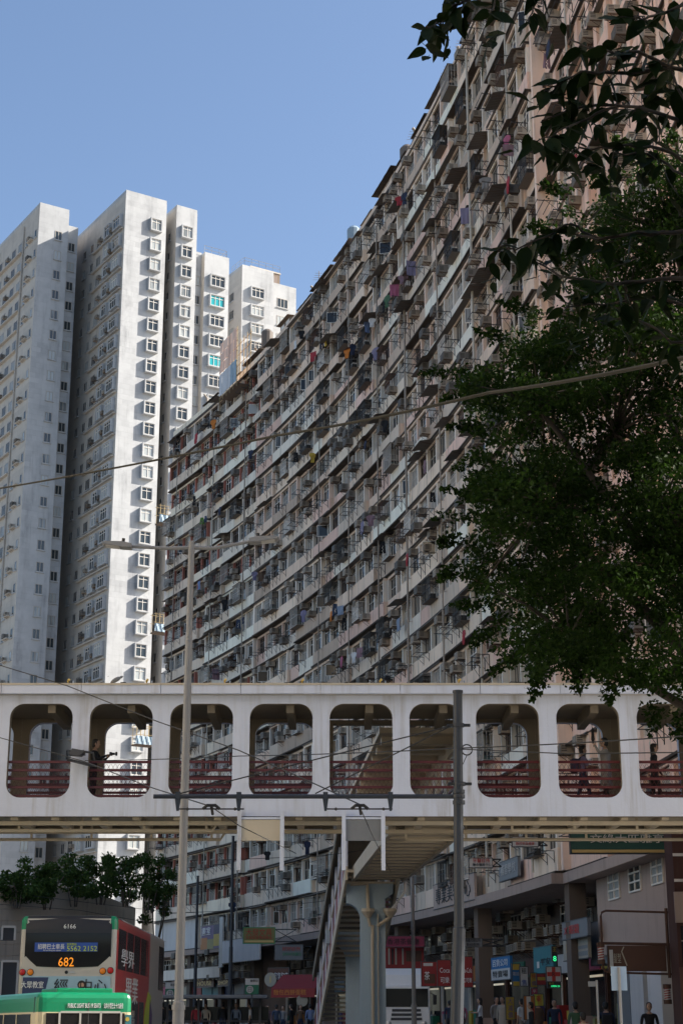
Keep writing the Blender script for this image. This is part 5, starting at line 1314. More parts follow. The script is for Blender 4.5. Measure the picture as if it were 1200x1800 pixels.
# posters and letters on the end block's tiled podium
flush(353, 386, 1627, 1668, .78, 'sign_purple', [('畫室', .3, .3, .78, 'txt_white', .45)], 'poster of purple, orange and olive squares on the pale tiled podium', bars=((0, .35, 0, .5, 'sign_orange'), (.35, .68, 0, .42, 'sign_olive'), (.68, 1, .1, .6, 'sign_yellow'), (.68, 1, .6, 1, 'sign_navy')), name='poster', cat='poster')
flush(281, 383, 1703, 1721, .9, 'stone_tile', [], 'grey pebble-dash band above the far shop fronts', name='wall_band_panel', cat='panel')
flush(345, 376, 1712, 1735, .5, 'sign_brown', [('LUCKY', .4, .5, .72, 'txt_gold', .8), ('HOUSE', .4, .5, .28, 'txt_gold', .8)], 'dark shop board with two rows of gold capitals, left one')
flush(382, 403, 1712, 1733, .5, 'sign_brown', [('LUCKY', .4, .5, .72, 'txt_gold', .85), ('SHOP', .4, .5, .28, 'txt_gold', .8)], 'dark shop board with two rows of gold capitals, right one')
flush(385, 391, 1612, 1700, .9, 'pier_blue', [], 'tall pale blue pier strip beside the purple poster', name='wall_strip', cat='panel')
flush(390, 455, 1650, 1690, 1.0, 'tiles_white', [], 'plain white panel hung over the far arcade', name='blank_panel', cat='panel')
# right-hand shops
fd = lambda px, py, off=1.0: FP(facade_hit(px, py, off)[0], off).y
sign(676, 745, 1646, 1664, 100, 'sign_pink', [('香港茶餐廳', 9, 708, 1655, 'txt_black', 56)], 'dark crimson sign with black characters behind the blue column')
sign(676, 744, 1664, 1702, 101, 'sign_red', [], 'deep red board with pale bars under the crimson sign', bars=((682, 685, 1668, 1695, 'sign_cream'), (694, 697, 1668, 1695, 'sign_cream'), (706, 709, 1668, 1695, 'sign_cream'), (688, 691, 1668, 1695, 'black'), (713, 740, 1672, 1690, 'sign_brown')))
sign(741, 768, 1691, 1733, 78, 'sign_red', [('茶', 12, 750, 1715, 'txt_white', 9)], 'red drink sign with a white slanted stripe and picture', bars=((744, 760, 1694, 1699, 'paper_white'), (745, 764, 1712, 1728, 'sign_brown')))
sign(769, 791, 1688, 1733, 77, 'sign_red', [('Coca', 9, 781, 1706, 'txt_white', 17), ('可樂', 9, 781, 1722, 'txt_white', 15)], 'red soft drink sign with white script left of the tram pole')
sign(806, 829, 1682, 1735, 76, 'sign_red', [('Coca-Cola', 9, 818, 1706, 'txt_white', 20), ('可口可樂', 7, 818, 1722, 'txt_white', 19)], 'dark red soft drink sign with white script right of the tram pole')
sign(824, 864, 1509, 1525, 74, 'paper_white', [('牙醫診所', 6, 845, 1513, 'txt_red', 30), ('聯合醫務中心', 4, 846, 1520, 'txt_black', 32)], 'small white sign with red and black characters hung from the parapet', bracket=.4)
sign(900, 944, 1472, 1488, 70, 'paper_white', [('中醫診療', 5, 914, 1476, 'txt_red', 22), ('跌打針灸推拿', 4.5, 922, 1483, 'txt_red', 32)], 'white sign with two lines of red characters just under the footbridge', bracket=.4)
sign(815, 846, 1650, 1664, 73, 'sign_grey', [('地產代理公司', 5, 830, 1653, 'txt_black', 26), ('歡迎查詢', 4, 830, 1660, 'txt_black', 22)], 'small grey hanging sign on a curved bracket before the column', bracket=.9)
flush(760, 832, 1546, 1590, .80, 'podium_pink', [('專業美容中心', .62, .5, .5, 'txt_black', .85)], 'pale parapet board with five dark characters beside the tram pole')
flush(876, 909, 1512, 1545, .80, 'sign_grey', [('補習學校', .5, .5, .55, 'paper_white', .8)], 'grey parapet board with pale vertical characters')
flush(863, 896, 1682, 1722, -.3, 'sign_blue', [('百貨公司', .28, .5, .74, 'txt_white', .8), ('特賣場', .26, .5, .25, 'txt_black', .8)], 'blue over white shop board beside the column', bars=((0, 1, 0, .48, 'paper_white'),))
flush(937, 971, 1664, 1710, -.2, 'sign_teal', [('平安', .25, .62, .42, 'txt_black', .5)], 'plain teal shop board with small white emblem', bars=((.18, .3, .2, .45, 'paper_white'),))
sign(960, 984, 1700, 1725, 60, 'paper_white', [('R', 8, 972, 1712.5, 'txt_black', 5)], 'white square pharmacy sign with a red cross', bars=((969, 975, 1701, 1724, 'txt_red'), (961, 969, 1709, 1716, 'txt_red'), (975, 983, 1709, 1716, 'txt_red')))
sign(962, 984, 1727, 1736, 60, 'black', [('藥房', 3.4, 968, 1729, 'sign_yellow', 9), ('OPEN 24', 3.4, 975, 1733.5, 'led_green', 15)], 'black lit strip with green and yellow letters under the pharmacy cross')
sign(970, 977, 1664, 1690, 60, 'black', [('王', 6, 973.5, 1670, 'sign_yellow', 6), ('8', 9, 973.5, 1684, 'led_green', 5)], 'narrow black sign with yellow crown and green figure beside the teal board')
sign(900, 913, 1695, 1733, 63, 'sign_blue', [('電話', 5, 906, 1712, 'paper_white', 10)], 'narrow notice board of yellow and blue squares beside the grille', bars=((901, 912, 1697, 1706, 'sign_yellow'), (901, 912, 1724, 1732, 'sign_yellow')))
sign(914, 926, 1700, 1733, 62.5, 'paper_white', [('租', 8, 920, 1708, 'txt_black', 8), ('售', 8, 920, 1726, 'banner_blue', 8)], 'white notice board with black and blue characters beside the blue squares')
sign(943, 958, 1712, 1731, 61, 'sign_red', [], 'small red board with a yellow band left of the pharmacy cross', bars=((944, 957, 1718, 1723, 'sign_yellow'),))
sign(932, 942, 1711, 1735, 62, 'sign_yellow', [('特', 6, 937, 1717, 'txt_red', 7), ('價', 6, 937, 1728, 'sign_purple', 7)], 'small yellow board with red and purple characters left of the red board')
sign(933, 943, 1738, 1748, 61.5, 'sign_pink', [('平', 5, 938, 1743, 'paper_white', 6)], 'small pink board above the orange banner')
sign(889, 902, 1753, 1792, 60, 'sign_yellow', [('大', 8, 896, 1761, 'sign_purple', 8), ('減', 8, 896, 1772, 'sign_purple', 8), ('價', 8, 896, 1783, 'sign_purple', 8)], 'upright yellow banner with violet characters on the pavement', name='banner', cat='banner')
sign(921, 938, 1751, 1792, 58, 'sign_orange', [], 'upright orange banner with a pale figure on the pavement', name='banner', cat='banner', bars=((925, 932, 1754, 1790, 'paper_white'), (933, 937, 1765, 1791, 'sign_red')))
sign(938, 953, 1748, 1768, 59, 'txt_lime', [('藥', 8, 945, 1756, 'txt_red', 8)], 'lime green notice beside the orange banner', bars=((944, 952, 1749, 1767, 'sign_yellow'),))
flush(989, 1032, 1646, 1686, -.2, 'sign_cream', [('參茸', .4, .25, .55, 'txt_gold', .25)], 'cream shop board with gold characters over the awning', bars=((.45, .98, .1, .3, 'sign_grey'), (.45, .98, .4, .55, 'sign_grey')))
flush(987, 1031, 1618, 1648, .1, 'sign_grey', [('X 眼鏡', .5, .4, .5, 'txt_red', .6)], 'dull grey board with a small red cross above the cream board')
flush(1035, 1135, 1612, 1690, -.75, 'sign_grey', [('', .3, .5, .5, 'txt_black', .3)], 'large blank white sign box along the near shop wall', th=.6, bars=((.02, .3, .1, .2, 'sign_grey'), (.02, .3, .35, .45, 'sign_grey')))
plain('board_green', (0.012, 0.06, 0.045), .6, var=.25, scale=2)
sign(1002, 1186, 1462, 1500, 53, 'board_green', [('文綠大匹雅亭', 13, 1100, 1475, 'paper_white', 128)], 'long green sign with white characters half hidden by the footbridge', bars=((1004, 1184, 1494, 1499, 'txt_gold'),), edge='rack_black', th=.25)
# barber's sign in a bent tube frame
p = W(1118, 1658, 50); t = thing('barber_sign', 'dark board in a bent tube frame with striped barber poles', 'sign', p); s = 50 / F
X = lambda px: (px - 1118) * s; Z = lambda py: (1658 - py) * s
mb = MB(); mb.tube([(X(1180), 0, Z(1607)), (X(1068), 0, Z(1604)), (X(1061), 0, Z(1607)), (X(1059), 0, Z(1613)), (X(1059), 0, Z(1697)), (X(1062), 0, Z(1704)), (X(1070), 0, Z(1706)), (X(1180), 0, Z(1709))], .035, 'rust', 6); mb.tube([(X(1054), 0, Z(1658)), (X(1180), 0, Z(1660))], .045, 'rust', 6); mb.tube([(X(1171), 0, Z(1600)), (X(1171), 0, Z(1715))], .05, 'rust', 6); mb.build('frame', t)
mb = MB(); mb.bx(X(1067), X(1166), -.08, .08, Z(1704), Z(1662), 'sign_brown'); bo = mb.build('board', t)
mb = MB(); mb.bx(X(1070), X(1076), -.095, -.08, Z(1697), Z(1669), 'paper_white'); mb.prism([(X(1094), Z(1664)), (X(1096), Z(1664)), (X(1092), Z(1672)), (X(1100), Z(1695)), (X(1098), Z(1695)), (X(1090), Z(1672))], 'y', -.092, -.08, 'sign_cream'); mb.build('painted_line', bo)
letter(bo, '髮型', .3, 'sign_cream', X(1083), -.1, Z(1683), width=.22)
def barber(px, py0, py1, D, label):
    p = W(px, (py0 + py1) / 2, D); h = (py1 - py0) * D / F / 2; t = thing('barber_pole', label, 'barber pole', p)
    mb = MB(); mb.lathe([(.09, -h), (.09, h)], 'paper_white', 12)
    mb.build('cylinder', t)
    mb = MB()
    for k in range(6):
        P = []
        for i in range(9): a = math.pi + i * math.pi / 8; P.append((.094 * math.cos(a), .094 * math.sin(a), -h + (k + .2 + i / 14) * 2 * h / 6.6))
        for q, r_ in zip(P[:-1], P[1:]): mb.quad(q, r_, (r_[0], r_[1], r_[2] + h * .14), (q[0], q[1], q[2] + h * .14), 'sign_red')
    mb.build('stripe', t, fix=False)
    for s_ in (-1, 1): mb = MB(); mb.lathe([(.12, s_ * h - .06), (.12, s_ * h + .06)], 'rust', 12); mb.build('cap', t)
barber(1055, 1662, 1690, 49.8, 'striped barber pole at the left end of the dark framed board')
barber(1172, 1735, 1760, 49.8, 'striped barber pole low at the right beneath the framed board')
p = W(1087, 1720, 40); t = thing('road_sign', 'back of a pale blue road sign on a grey post', 'road sign', (p.x, 40, gz(40))); z = p.z - gz(40)
mb = MB(); rbox(mb, -.18, .18, -.015, .015, z - .27, z + .27, .01, lambda c, n: 'bus_silver'); plain('sign_back', (0.30, 0.40, 0.52), .5, var=.1); mb = MB(); mb.bx(-.18, .18, -.015, .015, z - .27, z + .27, 'sign_back'); mb.build('plate', t)
mb = MB(); mb.tube([(.0, -.05, 0), (.0, -.05, z + .25)], .035, 'lamp_grey', 8); mb.build('post', t)
p = W(1048, 1730, 44); t = thing('road_sign', 'small grey plate on a thin post left of the pale blue road sign', 'road sign', (p.x, 44, gz(44))); z = p.z - gz(44)
mb = MB(); mb.bx(-.22, .02, -.012, .012, z - .06, z + .07, 'sign_grey'); mb.build('plate', t); mb = MB(); mb.tube([(0, 0, 0), (0, 0, z + .1)], .03, 'lamp_grey', 8); mb.build('post', t)
# brick building at the right edge
p0 = FP(-53, 1.0); p = W(1184, 1550, 48.5)
t = thing('brick_building', 'low red brick building cut by the right edge of the picture', 'building', (p.x, 48.5, gz(48)))
z1 = W(1180, 1440, 48.5).z; zz = lambda py: W(1180, py, 48.5).z - gz(48)
mb = MB(); mb.bx(0, 3.4, 0, 1.2, 0, z1, 'brick_red'); mb.build('wall', t)
mb = MB(); mb.bx(-.04, 3.4, -.12, 0, zz(1622), zz(1568), 'podium_pink'); mb.build('fascia', t)
for py in (1500, 1545): mb = MB(); mb.bx(0, 3.4, -.03, 0, zz(py + 5), zz(py), 'tiles_white'); mb.build('band', t)
for i in range(3): mb = MB(); mb.bx(.1 + i * .8, .8 + i * .8, -.05, 0, zz(1700), zz(1628), 'pane_shop'); w_ = mb.build('window', t); mb = MB(); mb.bx(.1 + i * .8, .8 + i * .8, -.07, -.05, zz(1655), zz(1653), 'frame_grey'); mb.bx(.43 + i * .8, .47 + i * .8, -.07, -.05, zz(1700), zz(1628), 'frame_grey'); mb.build('frame', w_)
mb = MB(); mb.bx(0, 3.4, -.04, 0, 0, zz(1700), 'sign_brown'); mb.build('plinth', t)
# near shop wall beyond the arcade: plain pink wall with three windows, tiled piers below
def near_wall():
    root, inv, _, bp = NEAR
    s0, s1 = facade_hit(1172, 1560, -.6)[0], facade_hit(1047, 1560, -.6)[0]
    mb = MB(); arcbox(mb, s0 - 12, s1, -2.9, -.62, 4.4, Z0 - .56, 'podium_pink'); bp(mb, 'near_podium_wall')
    for px, py, pw, ph in ((1069, 1560, 19, 43), (1105, 1545, 21, 46), (1145, 1533, 20, 44)):
        sa, z = facade_hit(px, py, -.6); sb, _ = facade_hit(px + pw, py, -.6); w_ = abs(sb - sa); h = ph * FP(sa).y / F
        fr = MB(); gl = MB()
        for i in range(4): fr.bx(-w_ / 2, w_ / 2, -.02, .05, h * i / 3 - h / 2 - .03, h * i / 3 - h / 2 + .03, 'frame_white')
        for x in (-w_ / 2, 0, w_ / 2): fr.bx(x - .03, x + .03, -.02, .048, -h / 2, h / 2, 'frame_white')
        gl.quad((-w_ / 2, .0, -h / 2), (w_ / 2, .0, -h / 2), (w_ / 2, .0, h / 2), (-w_ / 2, .0, h / 2), 'pane_tower')
        o = fr.build('podium_window', root, inv @ FM((sa + sb) / 2, -.6, z)); place('glass_pane', gl.mesh('glass_pane'), o)
    for px, m in ((1118, 'tiles_white'), (1150, 'tiles_white'), (1132, 'shutter'), (1082, 'shutter')):
        sa, _ = facade_hit(px, 1750, -.9); mb = MB(); arcbox(mb, sa - .9, sa + .9, -1.6, -1.2 if m == 'shutter' else -.9, gz(58) + .14, 4.38, m); bp(mb, 'pier')
near_wall()
# ------------------------------------------------------------------ people
CLOTH = {'c_black': (0.012, 0.012, 0.014), 'c_navy': (0.02, 0.028, 0.06), 'c_blue': (0.14, 0.20, 0.36), 'c_grey': (0.22, 0.21, 0.20), 'c_white': (0.60, 0.60, 0.60), 'c_cream': (0.48, 0.42, 0.34),
         'c_red': (0.33, 0.03, 0.04), 'c_pink': (0.36, 0.10, 0.17), 'c_green': (0.06, 0.13, 0.07), 'c_brown': (0.13, 0.08, 0.05), 'c_lilac': (0.19, 0.17, 0.26), 'c_orange': (0.55, 0.18, 0.03), 'c_yellow': (0.55, 0.38, 0.06),
         'c_mauve': (0.24, 0.15, 0.18), 'c_lime': (0.12, 0.27, 0.05), 'c_slate': (0.20, 0.25, 0.33), 'c_denim': (0.05, 0.075, 0.13), 'c_olive': (0.12, 0.12, 0.06)}
for n_, c_ in CLOTH.items(): plain(n_, c_, .85, var=.12, scale=5, bump=.25)
plain('lips', (0.30, 0.10, 0.09), .5)
def person(loc, rz, label, top, legs, h=1.7, shoes='c_black', sleeve='long', stride=.0, arms='down', hair='short', bag=None, coat=None, group=None, holds=None, lean=0.0):
    k = h / 1.70; t = thing('person', label, 'person', loc, rz, group)
    J = {}
    def add(n, x, y, z, rx, ry=None): J[n] = (Vector((x, y, z)), (rx, ry or rx))
    ln = lean
    add('pel', 0, 0, .93, .145, .105); add('waist', 0, ln * .3, 1.08, .13, .095); add('chest', 0, ln * .7, 1.28, .155, .11); add('neck0', 0, ln, 1.42, .075, .07); add('neck1', 0, ln + .015, 1.50, .055)
    A = {'down': [(.238, -.02, 1.13), (.222, .05, .88)], 'camera': [(.27, .14, 1.16), (.10, .33, 1.28)], 'phone': [(.26, .08, 1.13), (.12, .32, 1.14)], 'swingF': [(.26, .12, 1.14), (.25, .26, .93)], 'swingB': [(.26, -.12, 1.14), (.26, -.2, .9)],
         'raise': [(.27, .16, 1.30), (.14, .26, 1.52)]}
    arr = arms if isinstance(arms, tuple) else (arms, arms)
    for sx, s, ap in ((-1, 'L', arr[0]), (1, 'R', arr[1])):
        e, w = A[ap]
        add('sh' + s, sx * .185, ln, 1.385, .062); add('el' + s, sx * e[0], e[1] + ln, e[2], .043); add('wr' + s, sx * w[0], w[1] + ln, w[2], .028); hd = (Vector((sx * w[0], w[1], w[2])) - Vector((sx * e[0], e[1], e[2]))).normalized()
        J['pa' + s] = (J['wr' + s][0] + hd * .07, (.034, .02)); J['hd' + s] = hd
        q = stride * sx
        add('hip' + s, sx * .09, 0, .86, .098); add('kn' + s, sx * .095, q * .55 + .03, .49, .062); add('an' + s, sx * .1, q - .02 - abs(q) * .1, .10 + (.06 if q < 0 else 0), .042); add('to' + s, sx * .11, q + .15, .04 + (.02 if q < 0 else 0), .038)
    E_ = [('pel', 'waist', top), ('waist', 'chest', top), ('chest', 'neck0', top), ('neck0', 'neck1', 'skin')]
    for s in 'LR': E_ += [('chest', 'sh' + s, top), ('sh' + s, 'el' + s, top), ('el' + s, 'wr' + s, top if sleeve == 'long' else 'skin'), ('wr' + s, 'pa' + s, 'skin'), ('pel', 'hip' + s, legs), ('hip' + s, 'kn' + s, legs), ('kn' + s, 'an' + s, legs), ('an' + s, 'to' + s, shoes)]
    names = [n for n in J if not n.startswith('hd')]; ix = {n: i for i, n in enumerate(names)}
    me = bpy.data.meshes.new('skel'); me.from_pydata([tuple(J[n][0] * k) for n in names], [(ix[a], ix[b]) for a, b, _ in E_], [])
    o = bpy.data.objects.new('skel', me)
    sk = o.modifiers.new('s', 'SKIN'); sk.use_smooth_shade = True; sub = o.modifiers.new('d', 'SUBSURF'); sub.levels = 1
    for i, n in enumerate(names):
        v = me.skin_vertices[0].data[i]; v.radius = (J[n][1][0] * k, J[n][1][1] * k); v.use_root = (n == 'pel')
    bm_ = evaluated_mesh(o)
    mb = MB(); mats = {}
    V = [v.co.copy() for v in bm_.vertices]; base = 0; mb.v.extend(tuple(v) for v in V)
    segs = [(J[a][0] * k, J[b][0] * k, m) for a, b, m in E_]
    for p in bm_.polygons:
        c = p.center; best = None
        for a, b, m in segs:
            d = b - a; f = max(0, min(1, (c - a).dot(d) / d.length_squared)); q = (c - a - d * f).length
            if best is None or q < best[0]: best = (q, m)
        mb.f.append(tuple(p.vertices)); mb.m.append(mb.slot(best[1]))
    bpy.data.meshes.remove(bm_)
    # hands: four fingers and a thumb leaving the side of the palm
    for sx, s in ((-1, 'L'), (1, 'R')):
        pa = J['pa' + s][0]; d = J['hd' + s]; side = d.cross(Vector((sx, 0, .2))).normalized() if abs(d.z) > .5 else Vector((1, 0, 0)); inn = d.cross(side).normalized()
        for i, ln_ in enumerate((.062, .075, .07, .052)):
            a = pa + side * (i - 1.5) * .018 + d * .01
            mb.tube([q * k for q in (a, a + d * ln_ * .55 + inn * .008, a + d * ln_ * .95 + inn * .03)], [.0095 * k, .0088 * k, .007 * k], 'skin', 6)
        a = pa - d * .035 + side * .03
        mb.tube([q * k for q in (a, a + side * .02 + d * .03, a + side * .022 + d * .062 + inn * .012)], [.011 * k, .010 * k, .008 * k], 'skin', 6)
    # head with face
    hc = Vector((0, ln + .03, 1.605)); n = 14
    prof = [(.004, -.115), (.045, -.108), (.062, -.08), (.072, -.03), (.077, .02), (.076, .06), (.06, .095), (.03, .113), (.003, .118)]
    M = Matrix.Translation(hc * k) @ Matrix.Diagonal((k, k * 1.2, k, 1))
    mb.lathe(prof, 'skin', n, M)
    f = lambda x, y, z: (hc + Vector((x, y, z))) * k
    mb.add([f(-.014, .085, -.035), f(.014, .085, -.035), f(0, .118, -.032), f(0, .092, .012)], [(0, 2, 3), (2, 1, 3), (0, 1, 2)], 'skin')
    for sx in (-1, 1):
        mb.lathe([(.001, -.006), (.011, -.003), (.011, .003), (.001, .006)], 'hair', 8, Matrix.Translation(f(sx * .03, .086, .005)) @ Matrix.Rotation(math.pi / 2, 4, 'X') @ Matrix.Diagonal((k, k * .6, k, 1)))
        mb.lathe([(.002, -.012), (.02, -.006), (.024, .004), (.01, .012)], 'skin', 8, Matrix.Translation(f(sx * .078, .0, -.01)) @ Matrix.Rotation(math.pi / 2, 4, 'Y') @ Matrix.Diagonal((k * 1.4, k, k, 1)))
    mb.box(f(0, .083, -.066), (.045 * k, .01 * k, .009 * k), 'lips')
    mb.build('body', t, smooth=True, fix=False)
    hm = MB(); pr = [(.083, -.02), (.087, .03), (.084, .075), (.066, .108), (.034, .128), (.003, .132)]
    hm.lathe(pr, 'hair', n, Matrix.Translation((hc + Vector((0, -.018, 0))) * k) @ Matrix.Diagonal((k, k * 1.12, k, 1)))
    hm.lathe([(.02, -.1), (.07, -.08), (.083, -.02), (.085, .04)], 'hair', n, Matrix.Translation((hc + Vector((0, -.034, 0))) * k) @ Matrix.Diagonal((k * .95, k * 1.0, k, 1)))
    if hair == 'long': hm.lathe([(.03, -.28), (.075, -.24), (.085, -.1), (.08, .02)], 'hair', n, Matrix.Translation((hc + Vector((0, -.05, 0))) * k) @ Matrix.Diagonal((k, k * .75, k, 1)))
    hm.build('hair', t, smooth=True)
    if coat:
        cm = MB(); z0, z1 = coat[1], 1.36
        cm.lathe([(.215, z0), (.2, (z0 + .95) / 2), (.178, .98), (.16, 1.1), (.185, 1.28), (.15, 1.37)], coat[0], 18, Matrix.Diagonal((k, k * .72, k, 1))); cm.build('coat', t, smooth=True)
    if bag:
        cm = MB(); rbox(cm, -.15, .15, -.32, -.12, .98, 1.36, .05, lambda c, n: bag)
        cm.v = [tuple(Vector(v) * k) for v in cm.v]; b_ = cm.build('backpack', None); b_.parent = None
        Mx = T(*loc, rz); b_.matrix_world = Mx; b_.location = Mx.translation; tag(b_, 'dark backpack carried by ' + (label.split(' ', 1)[1] if len(label.split()) < 12 else ' '.join(label.split()[1:11])), 'backpack')
        sm = MB()
        for sx in (-1, 1): sm.tube([Vector(q) * k for q in ((sx * .11, -.14, 1.33), (sx * .115, .02, 1.45), (sx * .12, .12, 1.3), (sx * .13, .04, 1.05))], .016 * k, bag, 5)
        sm.build('strap', b_)
    if holds: holds(t, k, J)
    return t
zdk = zo0 - .12
def on_deck(px, off=1.4): return (W(px, 1370, BY + off).x, BY + off, zdk)
def cam_hold(t, k, J):
    c = MB(); p = (J['paL'][0] + J['paR'][0]) / 2 * k + Vector((0, .05, .03)); c.bx(p.x - .06, p.x + .06, p.y - .03, p.y + .03, p.z - .04, p.z + .04, 'black'); c.lathe([(.03, 0), (.032, .08)], 'black', 10, Matrix.Translation(p + Vector((0, .02, 0))) @ Matrix.Rotation(-math.pi / 2, 4, 'X')); c.lathe([(.05, .12), (.052, .16)], 'black', 10, Matrix.Translation(p) @ Matrix.Rotation(-math.pi / 2, 4, 'X'))
    M = T(*t.location, t.rotation_euler.z); o = c.build('camera_body', None, M); tag(o, 'black camera held up at the footbridge rail', 'camera')
def umbrella_hold(t, k, J):
    c = MB(); p = J['paL'][0] * k; c.tube([p + Vector((0, 0, -.1)), p + Vector((0, .02, .5))], .008, 'black', 5); c.lathe([(.012, -.05), (.05, .05), (.035, .3), (.012, .36)], 'c_black', 10, Matrix.Translation(p + Vector((0, .01, .05))))
    M = T(*t.location, t.rotation_euler.z); tag(c.build('folded_umbrella', None, M), 'folded black umbrella held upright on the footbridge', 'umbrella')
person(on_deck(163, .75), R(-95), 'person in dark clothes holding a camera at the footbridge rail', 'c_black', 'c_black', arms='camera', lean=.03, holds=cam_hold)
person(on_deck(1024, 1.3), R(-85), 'person in pale blue shirt with backpack walking along the footbridge', 'c_lilac', 'c_navy', 1.62, sleeve='short', stride=.2, arms='phone', bag='c_navy')
person(on_deck(1065, .9), R(85), 'person in grey raincoat holding a folded umbrella on the footbridge', 'c_grey', 'c_black', 1.76, arms=('raise', 'down'), coat=('c_grey', .45), holds=umbrella_hold)
person(on_deck(1150, 1.2), R(-88), 'person in black walking at the right end of the footbridge', 'c_black', 'c_black', 1.66, stride=.12, arms=('swingF', 'swingB'), hair='long')
def on_street(px, D, dz=.14): return (W(px, 1780, D).x, D, gz(D) + dz)
for px, D, rz, lab, top, legs, kw in (
        (1140, 51, 178, 'man in a plain black sweater walking towards the camera on the right', 'c_black', 'c_navy', dict(h=1.76, stride=.15)),
        (1064, 53, 0, 'person in a dark jacket with white collar and backpack seen from behind', 'c_navy', 'c_black', dict(h=1.74, bag='c_black')),
        (1024, 47, 20, 'person in a cream jacket with dark red backpack, low in front', 'c_cream', 'c_black', dict(h=1.58, bag='c_red')),
        (1011, 53, 10, 'person in a dark green jacket beside the dark shop entrance', 'c_green', 'c_black', dict(h=1.74)),
        (974, 60, 170, 'person in dark blue under the pharmacy cross', 'c_navy', 'c_black', dict(h=1.68)),
        (945, 62, 30, 'person in a brown coat by the lime notice', 'c_brown', 'c_green', dict(h=1.66, coat=('c_brown', .6))),
        (933, 57, 90, 'person in black in front of the orange banner', 'c_black', 'c_black', dict(h=1.66, stride=.15)),
        (917, 63, 40, 'person in a pale top left of the orange banner', 'c_white', 'c_grey', dict(h=1.66, sleeve='short')),
        (883, 66, 150, 'person in a light brown coat left of the yellow banner', 'c_cream', 'c_brown', dict(h=1.68, coat=('c_cream', .5))),
        (872, 68, 200, 'person with a white bag walking close to the beige column', 'c_grey', 'c_black', dict(h=1.66, stride=.15)),
        (844, 70, 80, 'long-haired person in a white top walking before the column', 'c_white', 'c_black', dict(h=1.66, hair='long', sleeve='short', stride=.18, arms='phone')),
        (811, 76, 20, 'person in a pink top near the blue-lit shop', 'c_pink', 'c_black', dict(h=1.64)),
        (790, 80, 0, 'person in navy beside the red drink sign', 'c_navy', 'c_black', dict(h=1.7)),
        (545, 92, 20, 'person in blue under the red awning', 'c_blue', 'c_black', dict(h=1.7)),
        (528, 94, 190, 'person in brown under the pale round sign', 'c_brown', 'c_navy', dict(h=1.68)),
        (512, 93, 70, 'person in black left of the pale round sign', 'c_black', 'c_black', dict(h=1.7)),
        (498, 96, 160, 'person in a grey top below the bakery sign', 'c_grey', 'c_navy', dict(h=1.66)),
        (486, 95, 10, 'person in a blue top below the brown bakery sign', 'c_denim', 'c_black', dict(h=1.7)),
        (470, 93, 200, 'person in mauve at the right end of the tram shelter', 'c_mauve', 'c_black', dict(h=1.64)),
        (440, 87.3, 90, 'person in white under the shelter near the stop sign', 'c_white', 'c_black', dict(h=1.68, sleeve='short')),
        (415, 87.5, 180, 'person in slate blue in the middle of the tram shelter', 'c_slate', 'c_black', dict(h=1.68)),
        (392, 87.2, 10, 'person in black in the middle of the tram shelter', 'c_black', 'c_navy', dict(h=1.74)),
        (362, 87.4, 170, 'person in cream right of the pale lamp post under the shelter', 'c_cream', 'c_black', dict(h=1.66)),
        (345, 87.0, 20, 'person in dark red next to the pale lamp post under the shelter', 'c_red', 'c_black', dict(h=1.66)),
        (298, 87.6, 60, 'person in pale blue at the left end of the tram shelter', 'c_slate', 'c_black', dict(h=1.62)),
        (286, 86.8, 100, 'person in dark clothes close behind the double-deck bus', 'c_black', 'c_black', dict(h=1.7))):
    person(on_street(px, D), R(rz), lab, top, legs, **kw)
# ------------------------------------------------------------------ laundry on the curved front
def cloth_mesh(kind, w, h, mat, seed):
    rr = random.Random(seed); nx, nz = 10, 8; ph = rr.uniform(0, 6)
    if kind == 'shirt': out = lambda u, v: (u - .5) * w * (1.0 if v > .62 else .62) * (1 if v < .97 else .9)
    elif kind == 'trousers': out = lambda u, v: (u - .5) * w * (.50 + .16 * (1 - v)) + (0 if v > .72 else (1 if u > .5 else -1) * .012 * (1 - v))
    else: out = lambda u, v: (u - .5) * w * (.9 + .1 * v)
    vs = []; fs = []
    for j in range(nz + 1):
        for i in range(nx + 1):
            u, v = i / nx, j / nz; x = out(u, v); d = .035 * math.sin(u * 14 + ph) * (1.1 - v) + .02 * math.sin(u * 5 + v * 7 + ph)
            vs.append((x, d, -h * (1 - v) - (.05 if kind == 'shirt' and abs(u - .5) > .32 and v > .9 else 0)))
    W_ = nx + 1
    for j in range(nz):
        for i in range(nx):
            v = (j + .5) / nz; u = (i + .5) / nx
            if kind == 'trousers' and v < .6 and i == (5 if j % 2 else 4): continue
            if kind == 'shirt' and v > .99: continue
            fs.append((j * W_ + i, j * W_ + i + 1, (j + 1) * W_ + i + 1, (j + 1) * W_ + i))
    n = len(vs); vs2 = [(x, y + .02, z) for x, y, z in vs]
    mb = MB(); mb.add(vs + vs2, fs + [tuple(a + n for a in reversed(f)) for f in fs], mat)
    return mb
ln_names = {'shirt': 'shirt', 'trousers': 'pair_of_trousers', 'towel': 'towel'}
